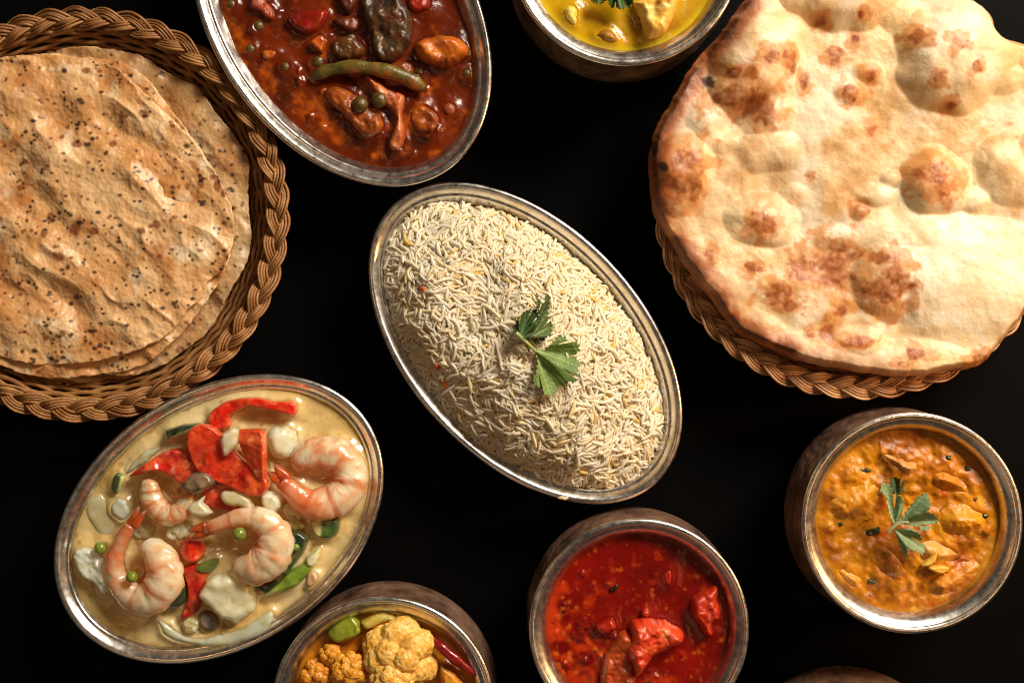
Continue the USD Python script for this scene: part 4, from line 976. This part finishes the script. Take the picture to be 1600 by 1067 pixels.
bowl_sauce('red_curry', 'smooth deep red tomato curry sauce in the bottom centre bowl', 999, 982, 172, rc_h, rc_c, 'sauce', rise=(.0015, 8))
RC = ('#b8280c', '#d24a1e', '#e08050'); RG = 'chicken pieces in the red curry'
chicken('bright red chicken piece in the middle of the red curry', [(987, 970), (1004, 966), (1024, 967), (1047, 972), (1068, 992), (1050, 1010), (1022, 1024), (1002, 1048), (992, 1056), (985, 1036), (977, 1022), (982, 996)], ZC + .003, .011, 11, RC, 14, .0028, RG, 8, mat='meat')
chicken('darker brownish chicken piece at the lower left of the bright red one', [(938, 1050), (944, 1024), (958, 1000), (976, 984), (988, 990), (990, 1020), (994, 1052), (984, 1078), (964, 1088), (940, 1082)], ZC + .001, .008, 12, ('#98300c', '#b84a18', '#5e200a'), 11, .0022, RG, 9, mat='meat')
chicken('small dark red chicken piece against the right side of the red curry', [(1080, 936), (1096, 921), (1119, 914), (1122, 940), (1122, 964), (1112, 974), (1113, 990), (1104, 993), (1090, 974), (1078, 955)], ZC + .001, .009, 13, ('#9a1c0a', '#b83414', '#d0582c'), 11, .0022, RG, 9, mat='meat')
piece('tomato_piece', 'soft red tomato lump at the left of the red curry', 'tomato', [(930, 974), (942, 966), (958, 964), (963, 978), (958, 988), (936, 990)], ZC, .006, ('#8c1406', '#a8240c'), 'veg', 9, 2, 14, .0018, 7, film=('#7a0d04', .5), rag=2.5)
piece('tomato_piece', 'small shiny tomato bit just above the bright red chicken', 'tomato', [(1000, 954), (1007, 949), (1015, 953), (1014, 961), (1003, 962)], ZC + .001, .005, ('#941c0a', '#ac3016'), 'veg', 5, 1.6, 15, .0006, 6)
piece('tomato_piece', 'flat red tomato shred at the top right of the red curry', 'tomato', [(1036, 894), (1046, 888), (1050, 902), (1044, 914), (1036, 908)], ZC - .0005, .003, ('#8c0e06', '#a41c0c'), 'veg', 5, 1.8, 16, .0006, 6)
piece('herb_fleck', 'dark herb fleck floating left of centre on the red curry', 'herb', [(952, 922), (958, 914), (966, 912), (960, 924)], ZC + .0002, .0016, ('#1a0e06', '#2c180a'), 'veg', 3, 1.5, 17, .0003, 6)

# cauliflower curry
def cc_c(x, y, d, h):
    c = mixc(C('#b0600c'), C('#cc8218'), n2(x, y, 40, 121, 4) + .5)
    c = mixc(c, C('#8a3c06'), sst(n2(x, y, 26, 122, 4), .1, .55) * .7)
    return mixc(c, C('#c8900e'), sst(10 - d, 0, 8) * .6)


bowl_sauce('cauliflower_sauce', 'thin orange sauce around the cauliflower in the bottom left bowl', 598, 1107, 175, lambda x, y, d: .0012 * n2(x, y, 30, 123, 4) * np.clip(d / 14, .1, 1), cc_c, 'sauce', ZC - .002)


def floret(label, px, py, rpx, z, seed, cols=('#e2a63c', '#f2cc78', '#cc8420'), flat=.75):
    r = np.random.default_rng(seed); R = rpx * K(z); L = [((0, 0, 0), R * .62)]
    n = 15 if rpx > 40 else 20
    for i in range(n):
        y_ = 1 - (i + .5) / n * 1.25; a = i * 2.39996 + r.uniform(-.25, .25); s = math.sqrt(max(0, 1 - y_ * y_))
        d = np.array([s * math.cos(a), s * math.sin(a), y_]); L.append((d * R * r.uniform(.58, .74), R * (r.uniform(.34, .46) if rpx > 40 else r.uniform(.26, .38))))
    v, f, q = blob(L, 5, 70); add_hug(ell(px, py, rpx * .85, rpx * .85, 0, 50), z)
    u = v / np.linalg.norm(v, axis=1, keepdims=True)
    m = fbm(u * 9 + seed, 3, seed) - .5; m2 = noise(u * 26 + seed, seed) - .5
    v = v + u * (R * (.13 * m + .055 * m2))[:, None]
    w = v * [1, 1, flat] + P(px, py, z)
    col = mixc(C(cols[0]), C(cols[1]), fbm(u * 4 + seed, 4, seed + 1) * 2 - .5); col = mixc(col, C(cols[2]), sst(-m, .02, .2) * .6)
    col = mixc(col, C('#8a4408'), sst(fbm(u * 12, 3, seed + 4), .66, .76) * .6)
    return tag(put('cauliflower_floret', (w, f), M['thick'], col=col), label, 'cauliflower', 'florets in the cauliflower curry')


floret('largest yellow cauliflower floret in the middle of its bowl', 624, 1024, 58, ZC + .003, 1)
floret('cauliflower floret at the bottom edge in front of the largest one', 612, 1062, 33, ZC + .014, 2)
floret('medium cauliflower floret left of the largest one', 547, 1047, 32, ZC + .006, 3, ('#d88c1c', '#e8ac44', '#b8640c'))
floret('small cauliflower floret beneath the green pepper', 517, 1022, 19, ZC + .003, 4, ('#d08418', '#e2a43c', '#b0600c'))
floret('cauliflower floret near the left wall at the bottom edge', 494, 1054, 26, ZC + .003, 5, ('#cc7e18', '#de9e38', '#a8580a'))
piece('green_pepper', 'green pepper piece by the upper wall of the cauliflower bowl', 'green pepper', [(511, 989), (526, 970), (546, 955), (559, 963), (566, 986), (548, 998), (520, 1000)], ZC, .008, ('#6e7a1c', '#8f9428', '#4e5a12'), 'veg', 8, 2, 5, .0008, 12)
OG = 'onion pieces in the cauliflower curry'
onion('yellow onion crescent beside the green pepper in the cauliflower bowl', [(564, 973), (580, 962), (611, 959), (620, 964), (590, 975), (572, 982)], ZC + .003, .005, 7, ('#d8a82c', '#e8c860'), grp=OG)
onion('long yellow onion strip pressed against the upper wall of the cauliflower bowl', [(552, 950), (590, 946), (640, 950), (690, 974), (735, 1013), (702, 997), (662, 973), (620, 961), (578, 958)], ZC + .001, .004, 8, ('#c07c10', '#d8a038'), grp=OG)
piece('chicken_piece', 'yellow lump beneath the red chilli at the right of the cauliflower bowl', 'vegetable', [(690, 1036), (706, 1042), (722, 1060), (734, 1080), (700, 1086), (686, 1060)], ZC, .007, ('#c07812', '#d89428', '#6a6010'), 'thick', 10, 2, 9, .0014, 9)
cl = spline([P(668, 986, ZC + .004), P(680, 1002, ZC + .007), P(700, 1020, ZC + .008), P(726, 1041, ZC + .007), P(753, 1059, ZC + .008)], 40); uu = np.linspace(0, 1, 40)
rr = .0034 * np.interp(uu, [0, .12, .3, .6, .85, 1], [.12, .55, .9, 1, .55, .12]) * (1 + .08 * np.sin(uu * 26))
v, f = tube(cl, rr, 14, .8)
tag(put('dried_chilli', (v, f), M['veg'], col=mixc(C('#5c0408'), C('#8e0c10'), fbm(v * 200, 3, 4))), 'whole dried red chilli at the right of the cauliflower bowl', 'chilli')

# bright yellow curry, top
def bc_c(x, y, d, h):
    c = mixc(C('#a87806'), C('#c49a10'), n2(x, y, 50, 131, 4) + .5)
    c = mixc(c, C('#8a5004'), sst(n2(x, y, 36, 132, 4), .0, .5) * .7)
    return mixc(c, C('#cdb41a'), sst(16 - d, 0, 14) * .8)


bowl_sauce('bright_yellow_curry', 'oily bright yellow curry sauce in the bowl cut by the top edge', 978, -78, 181, lambda x, y, d: .0009 * n2(x, y, 30, 133, 4) * np.clip(d / 14, .1, 1), bc_c, 'sauce')
BG = 'pieces in the bright yellow curry'
chicken('pale yellow chicken piece at the right of the bright yellow curry', [(988, 6), (1008, -2), (1030, -16), (1058, -6), (1052, 26), (1034, 56), (1008, 57), (1002, 32)], ZC + .002, .011, 31, ('#e0a83a', '#efcc74', '#c88618'), 14, .0022, BG, 10)
chicken('pale lump at the left of the bright yellow curry', [(884, 12), (898, 10), (904, 30), (900, 44), (886, 34)], ZC, .005, 32, ('#c8a830', '#dcc868', '#b08a14'), 10, .0016, BG, 8)
chicken('browned piece near the lower rim of the bright yellow curry', [(930, 56), (944, 48), (962, 54), (966, 64), (942, 64)], ZC, .004, 33, ('#7a4a06', '#9a6a10'), 8, .0012, BG, 8)
s3 = thing('coriander_sprig', 'dark green coriander leaves cut off by the top edge of the picture', 'herb')
zt = ZC + .012
leaf(s3, [(950, -14), (966, -22), (984, -14), (990, 4), (982, 12), (970, 16), (956, 11), (948, 0)], (962, -18), [(985, 8), (970, 15), (954, 10)], zt, 3, ('#27451a', '#3c5e24', '#6a8a44'), 20, 1.6)
leaf(s3, [(930, -16), (946, -14), (948, -2), (938, 8), (928, 6), (922, -6)], (948, -18), [(930, 4), (940, 7)], zt - .002, 4, ('#2b4a1c', '#446628', '#6a8a44'), 14, 1.5)
stem(s3, [P(962, -18, zt), P(955, -30, zt - .001), P(948, -44, zt - .004)], .001, '#7a9a50')

for make in LATER: make()
